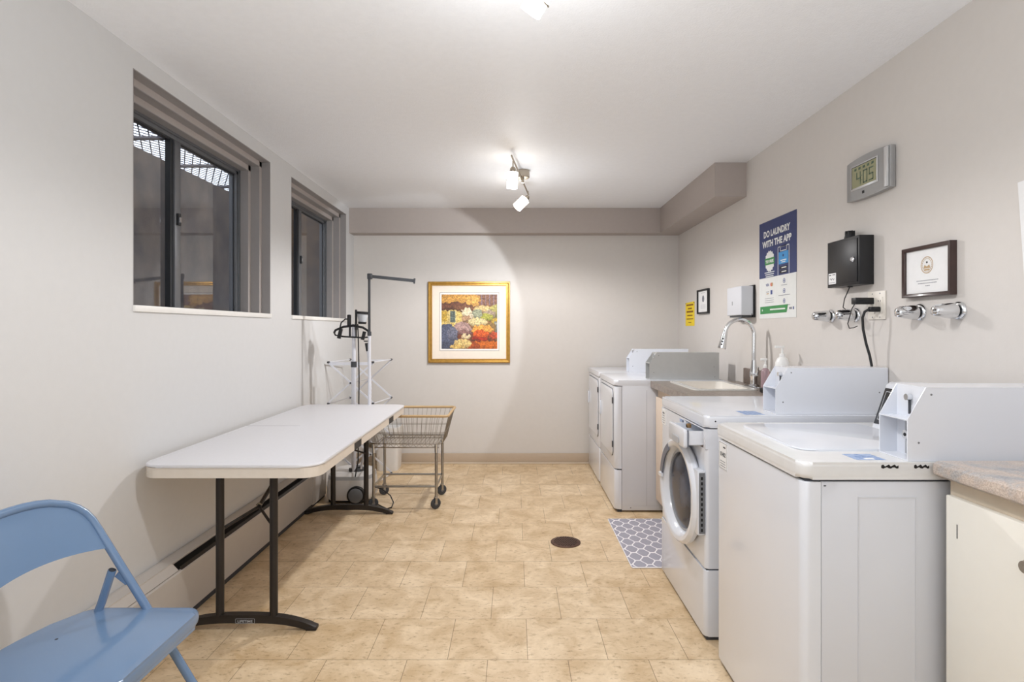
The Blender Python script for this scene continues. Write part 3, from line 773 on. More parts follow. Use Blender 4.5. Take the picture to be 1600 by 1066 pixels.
# ================================================================== FLOOR ITEMS
b = mb('drain').lathe((.306,3.37,.0), (0,0,1), [(0,.088),(.004,.088),(.006,.082)], 40)
b.m('drainhole')
for i in range(-5, 6):
    for j in range(-5, 6):
        x = i*.0145+(.007 if j%2 else 0); y = j*.0135
        if x*x+y*y < .071**2: b.cyl((.306+x,3.37+y,.0055),(.306+x,3.37+y,.0066), .0046, n=6)
tag(b.build('floor_drain'), 'round bronze floor drain cover set in the tan floor', 'drain')
mx0, mx1, my0, my1 = .62, 1.030, 3.00, 3.775
b = mb('matline').prism([(x,y,.001) for x, y in rrect(mx0, mx1, my0, my1, .012, 3)], (0,0,.006), .0015, 1)
b.m('matgrey')
cw, ch = .106, .108
def cell(cx, cy):
    pts = []; n = 12; e = .055
    L_ = [-.5+e+(1-2*e)*i/n for i in range(n+1)]
    q = [(cw/4*(1+.42*math.cos(2*math.pi*tt))-.0042, tt*ch) for tt in L_]
    for u, v in q+[(-u, v) for u, v in reversed(q)]:
        x = min(max(cx+u, mx0+.004), mx1-.004); y = min(max(cy+v, my0+.004), my1-.004)
        if not pts or (abs(x-pts[-1][0])+abs(y-pts[-1][1]) > 1e-4): pts.append((x, y, .0074))
    if abs(pts[0][0]-pts[-1][0])+abs(pts[0][1]-pts[-1][1]) < 1e-4: pts.pop()
    if len(pts) > 3 and max(p[0] for p in pts)-min(p[0] for p in pts) > .006 and max(p[1] for p in pts)-min(p[1] for p in pts) > .008: b.poly(pts)
for r_ in range(-1, 16):
    cy = my0+.035+r_*ch*.5
    for c_ in range(-1, 6):
        cx = mx0+.052+c_*cw+(cw*.5 if r_ % 2 else 0)
        if cx-cw*.4 < mx1 and cx+cw*.4 > mx0 and cy-ch*.45 < my1 and cy+ch*.45 > my0: cell(cx, cy)
tag(b.build('kitchen_mat', smooth=None), 'grey floor mat with white trellis pattern in front of the sink', 'mat')

# ================================================================== DRYERS
def fy(b, *a): return b
def coin_box(parent, x0, x1, y0, y1, z0, z1, cx, cz, mk, detail=True):
    """metering box: hollow front with chamfered upper corner, seen from the side; x0 front, x1 back"""
    b = mb(mk); th = .003
    side = [(x0,z0),(x1,z0),(x1,z1),(x0+cx,z1),(x0,z1-cz)]
    for ya in (y0, y1-th): b.prism([(x,ya,z) for x, z in side], (0,th,0))
    b.box(x0+cx, x1, y0+th, y1-th, z1-th, z1); b.box(x1-th, x1, y0+th, y1-th, z0, z1-th); b.box(x0, x1-th, y0+th, y1-th, z0, z0+th)
    dp = .050
    b.box(x0+dp, x0+dp+th, y0+th, y1-th, z0+th, z1-th)          # recessed front panel
    zs = z1-cz
    b.box(x0+.001, x0+dp, y0+th, y1-th, zs-th, zs)              # shelf under the chamfer opening
    o = b.build('coin_box', parent)
    l = mb('chrome').cyl((x0+dp, (y0+y1)/2-.002, z0+.062), (x0+dp-.018, (y0+y1)/2-.002, z0+.062), .013, .0125, 18)
    l.m('black').cyl((x0+dp-.0182, (y0+y1)/2-.002, z0+.062), (x0+dp-.019, (y0+y1)/2-.002, z0+.062), .005, n=10)
    l.m('lightgrey').box(x0+dp-.006, x0+dp, (y0+y1)/2-.016, (y0+y1)/2+.016, z0+.006, z0+.11, .002)
    l.build('coin_lock', o)
    s = mb('chrome').cyl((x0+dp, (y0+y1)/2, zs+.055), (x0+dp-.014, (y0+y1)/2, zs+.055), .009, n=14)
    s.m('darkgrey').box(x0+dp-.006, x0+dp-.001, (y0+y1)/2-.002, (y0+y1)/2+.002, zs+.008, zs+.05)
    s.build('coin_slot', o)
    for (x, z) in ((x0+.03, z0+.05), (x0+cx+.014, z1-.02), (x1-.03, z0+.02), (x1-.035, z0+.09)): mb('midgrey').lathe((x,y0,z),(0,-1,0),[(0,.003),(.0012,.0025)],8).build('screw', o)
    return o
def dryer(y0, label, boxm):
    y1 = y0+.685; fx, sx, zt = .695, .745, .909
    t = thing('dryer', label, 'dryer', (1.1, (y0+y1)/2, 0), 'commercial dryers by the back wall')
    b = mb('white2').box(sx, 1.44, y0+.002, y1-.002, .012, .878, .002)
    b.m('lightgrey').box(sx+.17, sx+.172, y0+.0005, y0+.002, .04, .84)
    b.m('white2').box(sx+.015, 1.43, y0+.0005, y0+.002, .04, .044)
    b.build('cabinet', t)
    # front panels wrap round with soft corners
    for nm, za, zb in (('front_panel', .298, .866), ('toe_panel', .02, .290)):
        pl = rrect(fx, sx-.002, y0+.001, y1-.001, [.001,.030,.030,.001], 6)
        mb('white').prism([(x,y,za) for x, y in pl], (0,0,zb-za), .004, 2).build(nm, t)
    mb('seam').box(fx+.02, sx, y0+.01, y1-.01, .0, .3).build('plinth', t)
    tp = mb('white'); pl = rrect(fx-.004, 1.45, y0-.001, y1+.001, [.004,.028,.028,.004], 6)
    tp.prism([(x,y,.872) for x, y in pl], (0,0,.037), .010, 3).build('top_panel', t)
    # door
    ya, yb, za, zb = y0+.055, y1-.06, .375, .842
    dp = rrect(ya, yb, za, zb, [.05,.05,.05,.05], 6)
    sm = mb('seam').prism([(fx-.0005,y,z) for y, z in rrect(ya-.004, yb+.004, za-.004, zb+.004, .052, 6)], (-.0015,0,0)).build('door_gasket', t)
    d = mb('white').prism([(fx-.002,y,z) for y, z in dp], (-.005,0,0), .002, 2).build('door', t)
    for z in (.46, .765): mb('darkgrey').box(fx-.010, fx-.001, ya-.006, ya+.012, z-.022, z+.022, .002).build('hinge', d)
    h = mb('white').prism([(fx-.0072,y,z) for y, z in rrect(yb-.045, yb-.012, .59, .70, .012, 4)], (-.010,0,0), .003, 2)
    h.m('lightgrey').box(fx-.0182, fx-.0170, yb-.035, yb-.025, .61, .68).build('door_handle', d)
    l = mb('paper').box(fx-.0012, fx, yb-.05, yb-.005+.03, .80, .858).m('inkdark')
    coin_box(t, .945, 1.43, y0+.045, y0+.165, .9095, 1.099, .05, .075, boxm)
    for xx in (.06,.62): mb('midgrey').lathe((sx+xx,y0+.002,.03),(0,-1,0),[(0,.004),(.0015,.003)],8).build('side_screw', t)
    return t
dryer(3.925, 'white dryer with a grey coin box, standing next to the sink counter', 'greymetal')
dryer(4.625, 'white dryer with a white coin box, standing against the back wall', 'white')

# ================================================================== SINK COUNTER
t = thing('sink_cabinet', 'maple base cabinet under the sink counter between dryer and front loader', 'cabinet', (1.26, 3.45, 0))
mb('wood').box(.99, XR-.001, 3.0, 3.915, .085, .862).build('carcass', t)
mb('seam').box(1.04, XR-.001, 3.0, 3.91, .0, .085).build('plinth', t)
for ya, yb in ((3.01, 3.445), (3.455, 3.90)):
    d = mb('wood').box(.972, .989, ya, yb, .10, .80, .003).build('door', t)
    mb('nickel').lathe((.972, yb-.04 if ya < 3.2 else ya+.04, .70), (-1,0,0), [(0,.006),(.012,.006),(.016,.014),(.024,.012)], 16).build('knob', d)
zc = .905
b = mb('counter_g'); skx0, skx1, sky0, sky1 = 1.06, 1.41, 3.31, 3.83
for a in ((.94, skx0, 3.0, 3.92), (skx1, XR-.001, 3.0, 3.92), (skx0, skx1, 3.0, sky0), (skx0, skx1, sky1, 3.92)):
    b.box(*a, zc-.042, zc)
tag(b.build('countertop'), 'brown grey laminate countertop holding the white drop-in sink', 'countertop')
b = mb('splash').box(XR-.02, XR-.001, 3.0, 3.79, zc+.0005, zc+.10, .003)
tag(b.build('backsplash'), 'short dark laminate backsplash on the wall behind the faucet', 'backsplash')
b = mb('sink')
o_ = rrect(skx0-.015, skx1+.015, sky0-.015, sky1+.015, .04, 6); i_ = rrect(skx0+.02, skx1-.03, sky0+.02, sky1-.02, .04, 6); l_ = rrect(skx0+.05, skx1-.06, sky0+.05, sky1-.05, .03, 6)
b.loft([[b.bm.verts.new((x,y,z)) for x, y in pts] for pts, z in ((o_,zc+.0005),(o_,zc+.008),(i_,zc+.008),(i_,zc-.01),(l_,zc-.17))], cap=False)
b.bm.faces.new([b.bm.verts.new((x,y,zc-.17)) for x, y in l_])
b.m('chrome').lathe((1.22,3.57,zc-.1695),(0,0,1),[(0,.04),(.003,.038)],20)
tag(b.build('sink'), 'white drop-in sink basin set in the brown grey countertop', 'sink')
# faucet
fx_, fy_ = 1.474, 3.50
t = thing('faucet', 'chrome gooseneck pull-down faucet standing behind the white sink', 'faucet', (fx_, fy_, zc))
b = mb('chrome'); b.prism([(fx_+x*1.0, fy_+y, zc+.001) for x, y in rrect(-.030,.030,-.10,.10,.029,8)], (0,0,.007), .002, 2)
b.lathe((fx_,fy_,zc+.007), (0,0,1), [(0,.030),(.006,.030),(.014,.021),(.05,.020),(.06,.024),(.085,.024),(.10,.021),(.13,.0165),(.16,.0135)], 24)
b.build('base', t)
neck = [(fx_,fy_,zc+.155),(fx_,fy_,1.22)]+[(fx_-.088+.088*math.cos(math.radians(a)), fy_, 1.232+.088*math.sin(math.radians(a))) for a in range(0, 171, 10)]
mb('chrome').tube(neck, .0125, 16).build('neck', t)
e = Vector(neck[-1]); d = Vector((-.22,0,-1)).normalized()
b = mb('chrome').lathe(e, d, [(0,.0135),(.012,.0150),(.02,.0165),(.06,.020),(.095,.0255),(.105,.026),(.108,.022)], 24)
b.m('black'); up_ = Vector((0,-1,0))
for s_ in (.045,.063,.08):
    c = e+d*s_+Vector((-.55,-.83,0)).normalized()*(.0165+(s_-.02)*.09); b.sphere(tuple(c), .0055, n=8)
b.build('spray_head', t)
b = mb('chrome').cyl((fx_,fy_,zc+.075),(fx_,fy_-.045,zc+.082),.012,.010,14).tube([(fx_,fy_-.045,zc+.082),(fx_-.004,fy_-.062,zc+.10),(fx_-.01,fy_-.085,zc+.13)], [.009,.007,.0055], 10)
b.build('lever', t)
# bottles
def pump(name, x, y, z0, r, h, label, mk, cap, neck_h, sp=.04):
    t = thing(name, label, 'bottle', (x,y,z0))
    mb(mk).lathe((x,y,z0), (0,0,1), [(0,r*.92),(.004,r),(h*.84,r),(h*.95,r*.72),(h,r*.38)], 24).build('bottle_body', t)
    b = mb(cap).lathe((x,y,z0+h), (0,0,1), [(0,r*.42),(.016,r*.42),(.018,.006),(neck_h,.005)], 16)
    b.box(x-sp, x+.010, y-.007, y+.007, z0+h+neck_h-.002, z0+h+neck_h+.010, .002).build('pump', t)
pump('soap_bottle', 1.47, 3.12, zc+.001, .036, .205, 'large white pump bottle standing on the counter beside the wall', 'bottlewhite', 'bottlewhite', .05)
pump('hand_soap_bottle', 1.43, 3.24, zc+.001, .024, .135, 'small pale pink pump bottle beside the faucet base', 'pink', 'bottlewhite', .045, .026)
b = mb('black').box(1.385,1.425,3.155,3.215,zc+.001,zc+.028,.006)
tag(b.build('sponge'), 'small black scrubbing sponge on the counter by the sink', 'sponge')

# ================================================================== FRONT LOADER
y0, y1 = 2.305, 2.985; bx = .775
t = thing('front_load_washer', 'white front load washer with round door and pulled out drawer', 'washer', (1.15, (y0+y1)/2, 0))
cab = mb('white'); pl = rrect(bx, 1.50, y0, y1, [.004,.018,.018,.004], 5)
# cabinet shell with drawer opening at near top: build body below and beside the opening
cab.prism([(x,y,.29) for x, y in pl], (0,0,.485))
cab.box(bx, 1.50, 2.575, y1-.0, .775, .856).box(bx+.12, 1.50, y0, 2.575, .775, .856).box(bx, bx+.12, y0, 2.33, .775, .856).box(bx, bx+.12, 2.33, 2.575, .850, .856)
cab.build('cabinet', t)
lp = rrect(bx-.004, 1.50, y0, y1, [.004,.018,.018,.004], 5)
mb('white').prism([(x,y,.015) for x, y in lp], (0,0,.268), .004, 2).build('lower_panel', t)
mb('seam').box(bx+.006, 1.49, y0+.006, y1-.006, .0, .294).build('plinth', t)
tp = rrect(bx-.002, 1.50, y0-.002, y1+.002, [.004,.02,.02,.004], 6)
mb('white').prism([(x,y,.861) for x, y in tp], (0,0,.049), .012, 4).build('top_panel', t)
mb('inkdark').lathe((.815, y0-.002, .888), (0,-1,0), [(0,.0035),(.001,.003)], 8).build('top_screw', t)
# drawer
d = mb('white').prism([(.712,y,z) for y, z in rrect(2.335, 2.565, .772, .848, .012, 4)], (-.016,0,0), .004, 2)
d.box(.712, .90, 2.342, 2.347, .786, .842).box(.712, .90, 2.553, 2.558, .786, .842).box(.712,.90,2.347,2.553,.782,.786)
d.m('doorgrey').box(.7115,.717,2.336,2.34,.776,.846)
dr = d.build('detergent_drawer', t)
mb('lightgrey').prism([(.6955,y,z) for y, z in rrect(2.40, 2.50, .778, .806, .012, 4)], (-.003,0,0), .001, 1).build('pull', dr)
mb('cavity_shade').box(bx+.004,bx+.11,2.336,2.57,.776,.781).build('drawer_cavity', t)  # shade inside the drawer opening, painted as a flat brown strip
# door: ring + cone + glass, slightly ajar, axis -X
cyd, czd = 2.545, .545; RR = .228
dc = Vector((bx, cyd, czd)); th = math.radians(3.0)
ax = Vector((-math.cos(th), -math.sin(th), 0)).normalized()
dc2 = dc+Vector((-.012,0,0))
dr_ = mb('white').lathe(dc2, ax, [(0,RR*.94),(.012,RR*.99),(.030,RR),(.040,RR*.975),(.045,RR*.94),(.044,RR*.87),(.040,RR*.84),(.022,RR*.79),(.012,RR*.775)], 64, cap=False)
door = dr_.build('door', t)
mb('lightgrey').lathe(dc2+ax*.010, ax, [(0,RR*.79),(.003,RR*.77),(.003,RR*.71)], 48, cap=False).build('door_gasket', door)
mb('drumglass').lathe(dc2+ax*.012, ax, [(0,RR*.73),(.004,RR*.71),(.010,RR*.58),(.014,RR*.35),(.015,.001)], 48, cap=False).build('door_glass', door)
# handle recess on far side of the ring
b = mb('doorgrey')
v_ = Vector((0,0,1)); u_ = ax.cross(v_).normalized()
if u_.y < 0: u_ = -u_
pts_o, pts_i = [], []
for i in range(13):
    a = math.radians(10+52*i/12)
    pts_o.append(dc2+ax*.0465+(u_*math.cos(a)+v_*math.sin(a))*RR*.93); pts_i.append(dc2+ax*.0465+(u_*math.cos(a)+v_*math.sin(a))*RR*.79)
b.prism([tuple(p) for p in pts_o]+[tuple(p) for p in reversed(pts_i)], tuple(-ax*.006)).build('handle_recess', door)
a = math.radians(6); hc = dc2+ax*.047+(u_*math.cos(a)+v_*math.sin(a))*RR*.86
mb('white').bar(hc-u_*.022, hc+u_*.022, .014, .010, up=tuple(ax)).build('door_handle', door)
# hinge cover with slotted edge
b = mb('white').box(.744, bx, 2.308, 2.40, .425, .685, .003)
b.m('midgrey').box(.750,.773,2.3065,2.3085,.432,.678)
b.m('black')
for i in range(11): b.box(.757,.765,2.3055,2.307,.44+i*.021,.452+i*.021)
b.build('hinge_cover', t)
# labels + lock on the fascia
b = mb('paper').box(bx-.0012,bx,2.90,2.972,.770,.848); b.m('ink')
for k in range(5): b.box(bx-.0016,bx-.0012,2.925,2.965,.778+k*.012,.781+k*.012)
b.m('inkdark').text('0104', (bx-.0017,2.945,.825), (0,-1,0), (0,0,1), .014, off=.0003)
b.build('id_label', t)
b = mb('blister').box(bx-.0012,bx,2.60,2.66,.832,.846).m('inkdark').box(bx-.0016,bx-.0012,2.60,2.615,.834,.844)
b.build('display_sticker', t)
b = mb('brass').cyl((bx,2.43,.8505),(bx-.016,2.43,.8505),.0042,n=10)
b = mb('brass').lathe((bx,2.50,.838),(-1,0,0),[(0,.011),(.016,.010),(.018,.007)],16).m('black').box(bx-.0195,bx-.0178,2.4985,2.5015,.833,.843)
b.build('key_lock', t)
b = mb('blister').box(.95,1.03,2.335,2.44,.9102,.9106); b.build('warning_sticker', t)
coin_box(t, 1.078, XR-.005, 2.345, 2.465, .9105, 1.102, .050, .085, 'white')

# ================================================================== TOP LOADER
y0, y1 = 1.530, 2.175; bx = .775
t = thing('top_load_washer', 'nearest white top load washer with dark control panel and coin box', 'washer', (1.15, (y0+y1)/2, 0))
pl = rrect(bx, bx+.05, y0, y1, [.001,.022,.022,.001], 6)
mb('white').prism([(x,y,.02) for x, y in pl], (0,0,.830), .003, 2).build('front_panel', t)
b = mb('white2').box(bx+.052, 1.49, y0+.002, y1-.002, .012, .85, .002)
b.m('white2'); 
for (xa, xb, za, zb) in ((.925,1.082,.806,.809),(1.079,1.082,.05,.806),(.925,.928,.05,.806)): b.box(xa,xb,y0+.0002,y0+.002,za,zb)
b.m('seam').box(bx+.058,bx+.064,y0+.0008,y0+.002,.838,.841)
b.build('side_panel', t)
mb('seam').box(bx+.012, 1.48, y0+.01, y1-.01, .0, .856).build('plinth', t)
tp = rrect(bx-.006, 1.50, y0-.004, y1+.004, [.006,.032,.032,.006], 8)
b = mb('bisque').prism([(x,y,.857) for x, y in tp], (0,0,.047), .014, 5)
b.m('rust')
for cx_, w_ in ((1.007,.046),(1.092,.040)):
    pp = []
    for i in range(10): pp.append((cx_-w_/2+w_*i/9, y0-.0048, .8955+.003*math.sin(i*2.1)))
    for i in range(9,-1,-1): pp.append((cx_-w_/2+w_*i/9, y0-.0048, .889-.002*math.sin(i*1.7)))
    b.prism(pp, (0,.003,0))
b.build('top_panel', t)
lp = rrect(.835, 1.285, 1.665, 2.115, [.03,.05,.05,.03], 8)
mb('white').prism([(x,y,.904) for x, y in lp], (0,0,.006), .003, 2).build('lid', t)
# control console behind the lid
cpnts = [(1.300,.905),(1.352,1.060),(1.366,1.070),(1.47,1.070),(1.49,1.05),(1.49,.905)]
c = mb('white').prism([(x,1.665,z) for x, z in cpnts], (0,2.070-1.665,0), .004, 2).build('console', t)
nd = Vector((.155,0,-.052)).normalized()*-1
def onface(f, y, o=.0): return (1.300+.052*f+nd.x*o, y, .905+.155*f+nd.z*o)
b = mb('blackgloss').prism([onface(.12,1.68,.0005),onface(.10,2.063,.0005),onface(.92,2.063,.0005),onface(.92,1.68,.0005)], tuple(nd*.002))
b.m('lightgrey')
for (f0,f1,ya,yb) in ((.2,.215,1.7,2.052),(.835,.85,1.7,2.052)): b.poly([onface(f0,ya,.003),onface(f0,yb,.003),onface(f1,yb,.003),onface(f1,ya,.003)])
for ya in (1.7,2.050): b.poly([onface(.2,ya,.003),onface(.2,ya+.002,.003),onface(.85,ya+.002,.003),onface(.85,ya,.003)])
b.build('control_panel', c)
coin_box(t, 1.061, XR-.005, 1.535, 1.655, .9045, 1.104, .050, .088, 'white')
b = mb('paper').box(bx-.0012,bx,2.070,2.148,.742,.842)
b.m('ink')
for za in (.744,.8385): b.box(bx-.0016,bx-.0012,2.072,2.146,za,za+.0016)
for ya in (2.072,2.1445): b.box(bx-.0016,bx-.0012,ya,ya+.0016,.744,.840)
for k in range(3): b.box(bx-.0016,bx-.0012,2.085,2.135,.752+k*.009,.7545+k*.009)
b.m('inkdark').box(bx-.0016,bx-.0012,2.084,2.106,.822,.827)
b.text('01402', (bx-.0017,2.108,.790), (0,-1,0), (0,0,1), .022, off=.0005, width=.052)
b.build('id_label', t)
b = mb('blister').box(.935,1.015,1.552,1.625,.9042,.9046).m('paper').box(.965,.99,1.56,1.575,.9046,.9048); b.build('warning_sticker', t)

# ================================================================== NEAR CABINET + COUNTER
t = thing('base_cabinet', 'cream painted base cabinet at the right edge beside the nearest washer', 'cabinet', (1.34, .9, 0))
mb('wooddark').box(1.150, XR-.001, .31, 1.500, .09, .868).build('carcass', t)
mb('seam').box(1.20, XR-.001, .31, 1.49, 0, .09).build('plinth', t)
for ya, yb in ((.90, 1.492), (.32, .892)):
    d = mb('cabwhite').box(1.131, 1.1495, ya, yb, .10, .828, .003)
    if ya > .5: d.m('seam').box(1.1302,1.1312,1.452,1.4545,.726,.762)
    d = d.build('door', t)
    ky = 1.24 if ya > .5 else .85
    mb('nickel').lathe((1.131, ky, .742), (-1,0,0), [(0,.006),(.010,.006),(.014,.015),(.022,.013)], 18).build('knob', d)
pr = [(XR-.001,.87),(1.125,.87),(1.113,.878),(1.110,.890),(1.113,.905),(1.125,.912),(XR-.001,.912)]
b = mb('granite').prism([(x,.30,z) for x, z in pr], (0,1.213,0), .003, 2)
tag(b.build('speckled_countertop'), 'speckled pink and grey laminate countertop on the cabinet at the right edge', 'countertop')

# ================================================================== WALL ITEMS (right wall, facing -X)
X = XR
def wtext(b, s, y, z, size, **k): return b.text(s, (k.pop('x'), y, z), (0,-1,0), (0,0,1), size, **k)
# clock
t = thing('wall_clock', 'silver digital wall clock reading 4:05 high on the right wall', 'clock', (X, 2.45, 1.92))
ya, yb, za, zb = 2.300, 2.600, 1.838, 2.008
out = []
for i in range(13): f = i/12; out.append((yb-(yb-ya)*f, zb+.010*math.sin(math.pi*f)))
out += [(ya, za)]+[(ya+(yb-ya)*i/12, za-.006*math.sin(math.pi*i/12)) for i in range(1,12)]+[(yb, za)]
mb('clocksilver').prism([(X-.002,y,z) for y, z in out], (-.024,0,0), .004, 2).build('case', t)
mb('clocksilver2').box(X-.034, X-.0262, ya+.006, ya+.030, za+.004, zb-.002, .003).build('side_strip', t)
b = mb('clocksilver2').box(X-.0285,X-.0262,2.375,2.565,1.878,1.988,.001).build('bezel', t)
b = mb('lcd').box(X-.0295,X-.0284,2.385,2.555,1.888,1.980)
b.m('black').box(X-.0296,X-.0284,2.553,2.557,1.886,1.982).box(X-.0296,X-.0284,2.383,2.557,1.979,1.982)
b.m('lcdink')
def seg7(b, dgt, yc, zc, w, h, x, t=.005):
    on = {'4':'fgbc','0':'abcdef','5':'afgcd'}[dgt]
    q = {'a':(-w/2,w/2,h-t,h),'g':(-w/2,w/2,h/2-t/2,h/2+t/2),'d':(-w/2,w/2,0,t),'f':(-w/2,-w/2+t,h/2,h),'e':(-w/2,-w/2+t,0,h/2),'b':(w/2-t,w/2,h/2,h),'c':(w/2-t,w/2,0,h/2)}
    for s_ in on:
        u0,u1,v0,v1 = q[s_]; b.box(x-.0004, x, yc-u1, yc-u0, zc+v0, zc+v1)
for dgt, yy in (('4',2.505),('0',2.458),('5',2.417)): seg7(b, dgt, yy, 1.896, .030, .056, X-.0296)
b.box(X-.0300,X-.0296,2.479,2.483,1.910,1.914).box(X-.0300,X-.0296,2.479,2.483,1.930,1.934)
for k in range(5): b.box(X-.0300,X-.0296,2.40+k*.03,2.415+k*.03,1.962,1.972)
b.build('display', t)
mb('black').box(X-.0270,X-.0259,2.470,2.484,1.853,1.865).build('badge', t)

# poster
t_ = mb('navy'); ya, yb, z0, zm, z1 = 3.110, 3.580, 1.327, 1.575, 1.918
t_.box(X-.0020, X-.0005, ya, yb, zm, z1).m('paper2').box(X-.0020, X-.0005, ya+.004, yb, z0, zm)
t_.m('paper2'); px = X-.0024
wtext(t_, 'DO LAUNDRY', 3.352, 1.822, .052, x=px, width=.335, off=.0022)
wtext(t_, 'WITH THE APP', 3.350, 1.762, .052, x=px, width=.370, off=.0022)
def star(b, yc, zc, r1, r2, n, x):
    b.poly([(x, yc+(r1 if i%2 else r2)*math.cos(math.pi*i/n), zc+(r1 if i%2 else r2)*math.sin(math.pi*i/n)) for i in range(2*n)])
star(t_, 3.436, 1.672, .066, .058, 16, px)
t_.m('postgreen').box(px-.0006,px-.0001,3.372,3.500,1.652,1.692)
t_.m('paper2'); wtext(t_, 'TRY FREE', 3.436, 1.663, .024, x=px-.0009, width=.105, off=.001)
for k in range(4): t_.box(px-.0002, px, 3.436-.062+.006*k, 3.436+.068-.008*k, 1.603-.012*k, 1.608-.012*k)
# phone
def outline(b, y0, y1, z0, z1, w, x, bottom=True):
    b.box(x-.0003,x,y0,y0+w,z0,z1).box(x-.0003,x,y1-w,y1,z0,z1).box(x-.0003,x,y0,y1,z1-w,z1)
    if bottom: b.box(x-.0003,x,y0,y1,z0,z0+w)
outline(t_, 3.190, 3.330, 1.577, 1.742, .005, px, False)
outline(t_, 3.220, 3.300, 1.712, 1.742, .004, px)
t_.m('postblue').box(px-.0005,px,3.203,3.317,1.638,1.708)
t_.m('paper2').box(px-.0008,px-.0005,3.225,3.295,1.656,1.662).box(px-.0008,px-.0005,3.235,3.285,1.646,1.651)
t_.m('navy').cyl((px-.0004,3.262,1.686),(px-.0009,3.262,1.686),.008,n=12)
t_.m('black').box(px-.0005,px,3.215,3.305,1.607,1.625).box(px-.0005,px,3.215,3.305,1.584,1.602)
t_.m('paper2').box(px-.0008,px-.0005,3.225,3.282,1.613,1.619).box(px-.0008,px-.0005,3.225,3.282,1.590,1.596)
# payment row
t_.m('navy2'); wtext(t_, 'VISA', 3.465, 1.523, .022, x=px, off=.0006)
t_.m('red').cyl((px+.0002,3.415,1.530),(px-.0002,3.415,1.530),.011,n=16); t_.m('gold_ink').cyl((px+.0002,3.402,1.530),(px-.0004,3.402,1.530),.011,n=16)
t_.m('navy2').box(px-.0003,px,3.400,3.424,1.470,1.496); t_.m('gold_ink').box(px-.0003,px,3.448,3.478,1.474,1.480); t_.m('ink').box(px-.0003,px,3.445,3.482,1.486,1.490)
t_.m('navy2')
for k in range(3):
    zz = 1.540-.058*k; t_.cyl((px+.0002,3.252,zz),(px-.0002,3.252,zz),.014,n=14)
    t_.m('paper2').cyl((px,3.252,zz),(px-.0004,3.252,zz),.010,n=14).m('ink').box(px-.0003,px,3.252-.07*(0.5+.5*(k>0)),3.252+.07*(.5+.5*(k>0)),zz-.026,zz-.023).m('navy2').cyl((px-.0004,3.252,zz),(px-.0006,3.252,zz),.006,n=10)
t_.m('ink')
for k in range(3): t_.box(px-.0003,px,3.38,3.50,1.447-.012*k,1.449-.012*k)
t_.m('postgreen').prism([(px,3.565,1.355),(px,3.565,1.400),(px,3.205,1.403),(px,3.222,1.358)], (-.0004,0,0))
t_.m('paper2').box(px-.0008,px-.0004,3.240,3.430,1.376,1.384); star(t_, 3.535, 1.378, .010, .004, 5, px-.0006)
t_.m('ink').box(px-.0003,px,3.160,3.192,1.374,1.386).m('navy2').box(px-.0003,px,3.138,3.150,1.372,1.388)
tag(t_.build('laundry_poster', smooth=None), 'navy and white laundry app poster with green badge on the right wall', 'poster')

# black lock box
t = thing('lock_box', 'black metal lock box mounted on the right wall below the clock', 'lock box', (X, 2.564, 1.56))
ya, yb, za, zb = 2.442, 2.690, 1.455, 1.667
mb('boxblack').box(X-.064, X-.001, ya, yb, za, zb, .002).build('case', t)
d = mb('boxblack').box(X-.068, X-.0635, ya+.012, yb-.012, za+.012, zb-.012, .001).build('door', t)
mb('black').box(X-.0648,X-.0636,ya+.009,yb-.009,za+.009,zb-.009).build('door_gap', t)
mb('chrome').lathe((X-.068, ya+.038, 1.566),(-1,0,0),[(0,.012),(.004,.012),(.007,.009),(.009,.008)],18).build('key_lock', d)
b = mb('paper').box(X-.0688,X-.0679,2.612,2.672,1.470,1.520); b.m('inkdark').box(X-.0690,X-.0687,2.650,2.668,1.510,1.514).box(X-.0690,X-.0687,2.618,2.640,1.511,1.514)
b.m('ink').box(X-.0690,X-.0687,2.618,2.668,1.476,1.478)
b.m('inkdark'); 
b.tube([(X-.0690,2.66-.006*i,1.493+.005*math.sin(i*2.2)) for i in range(7)], .0009, 5)
b.build('paper_label', d)
b = mb('black').lathe((X-.032,2.565,zb), (0,0,1), [(0,.024),(.006,.023),(.032,.016),(.036,.015)], 16)
for a in range(8): b.box(X-.032+.018*math.cos(a*.785)-.002, X-.032+.018*math.cos(a*.785)+.002, 2.565+.018*math.sin(a*.785)-.002, 2.565+.018*math.sin(a*.785)+.002, zb, zb+.036)
b.build('antenna', t)
b = mb('black').lathe((X-.034,2.560,za),(0,0,-1),[(0,.012),(.006,.010)],12)
b.tube([(X-.034,2.560,za),(X-.036,2.600,1.40),(X-.030,2.622,1.362),(X-.008,2.625,1.345)], .0022, 8); b.build('cable', t)
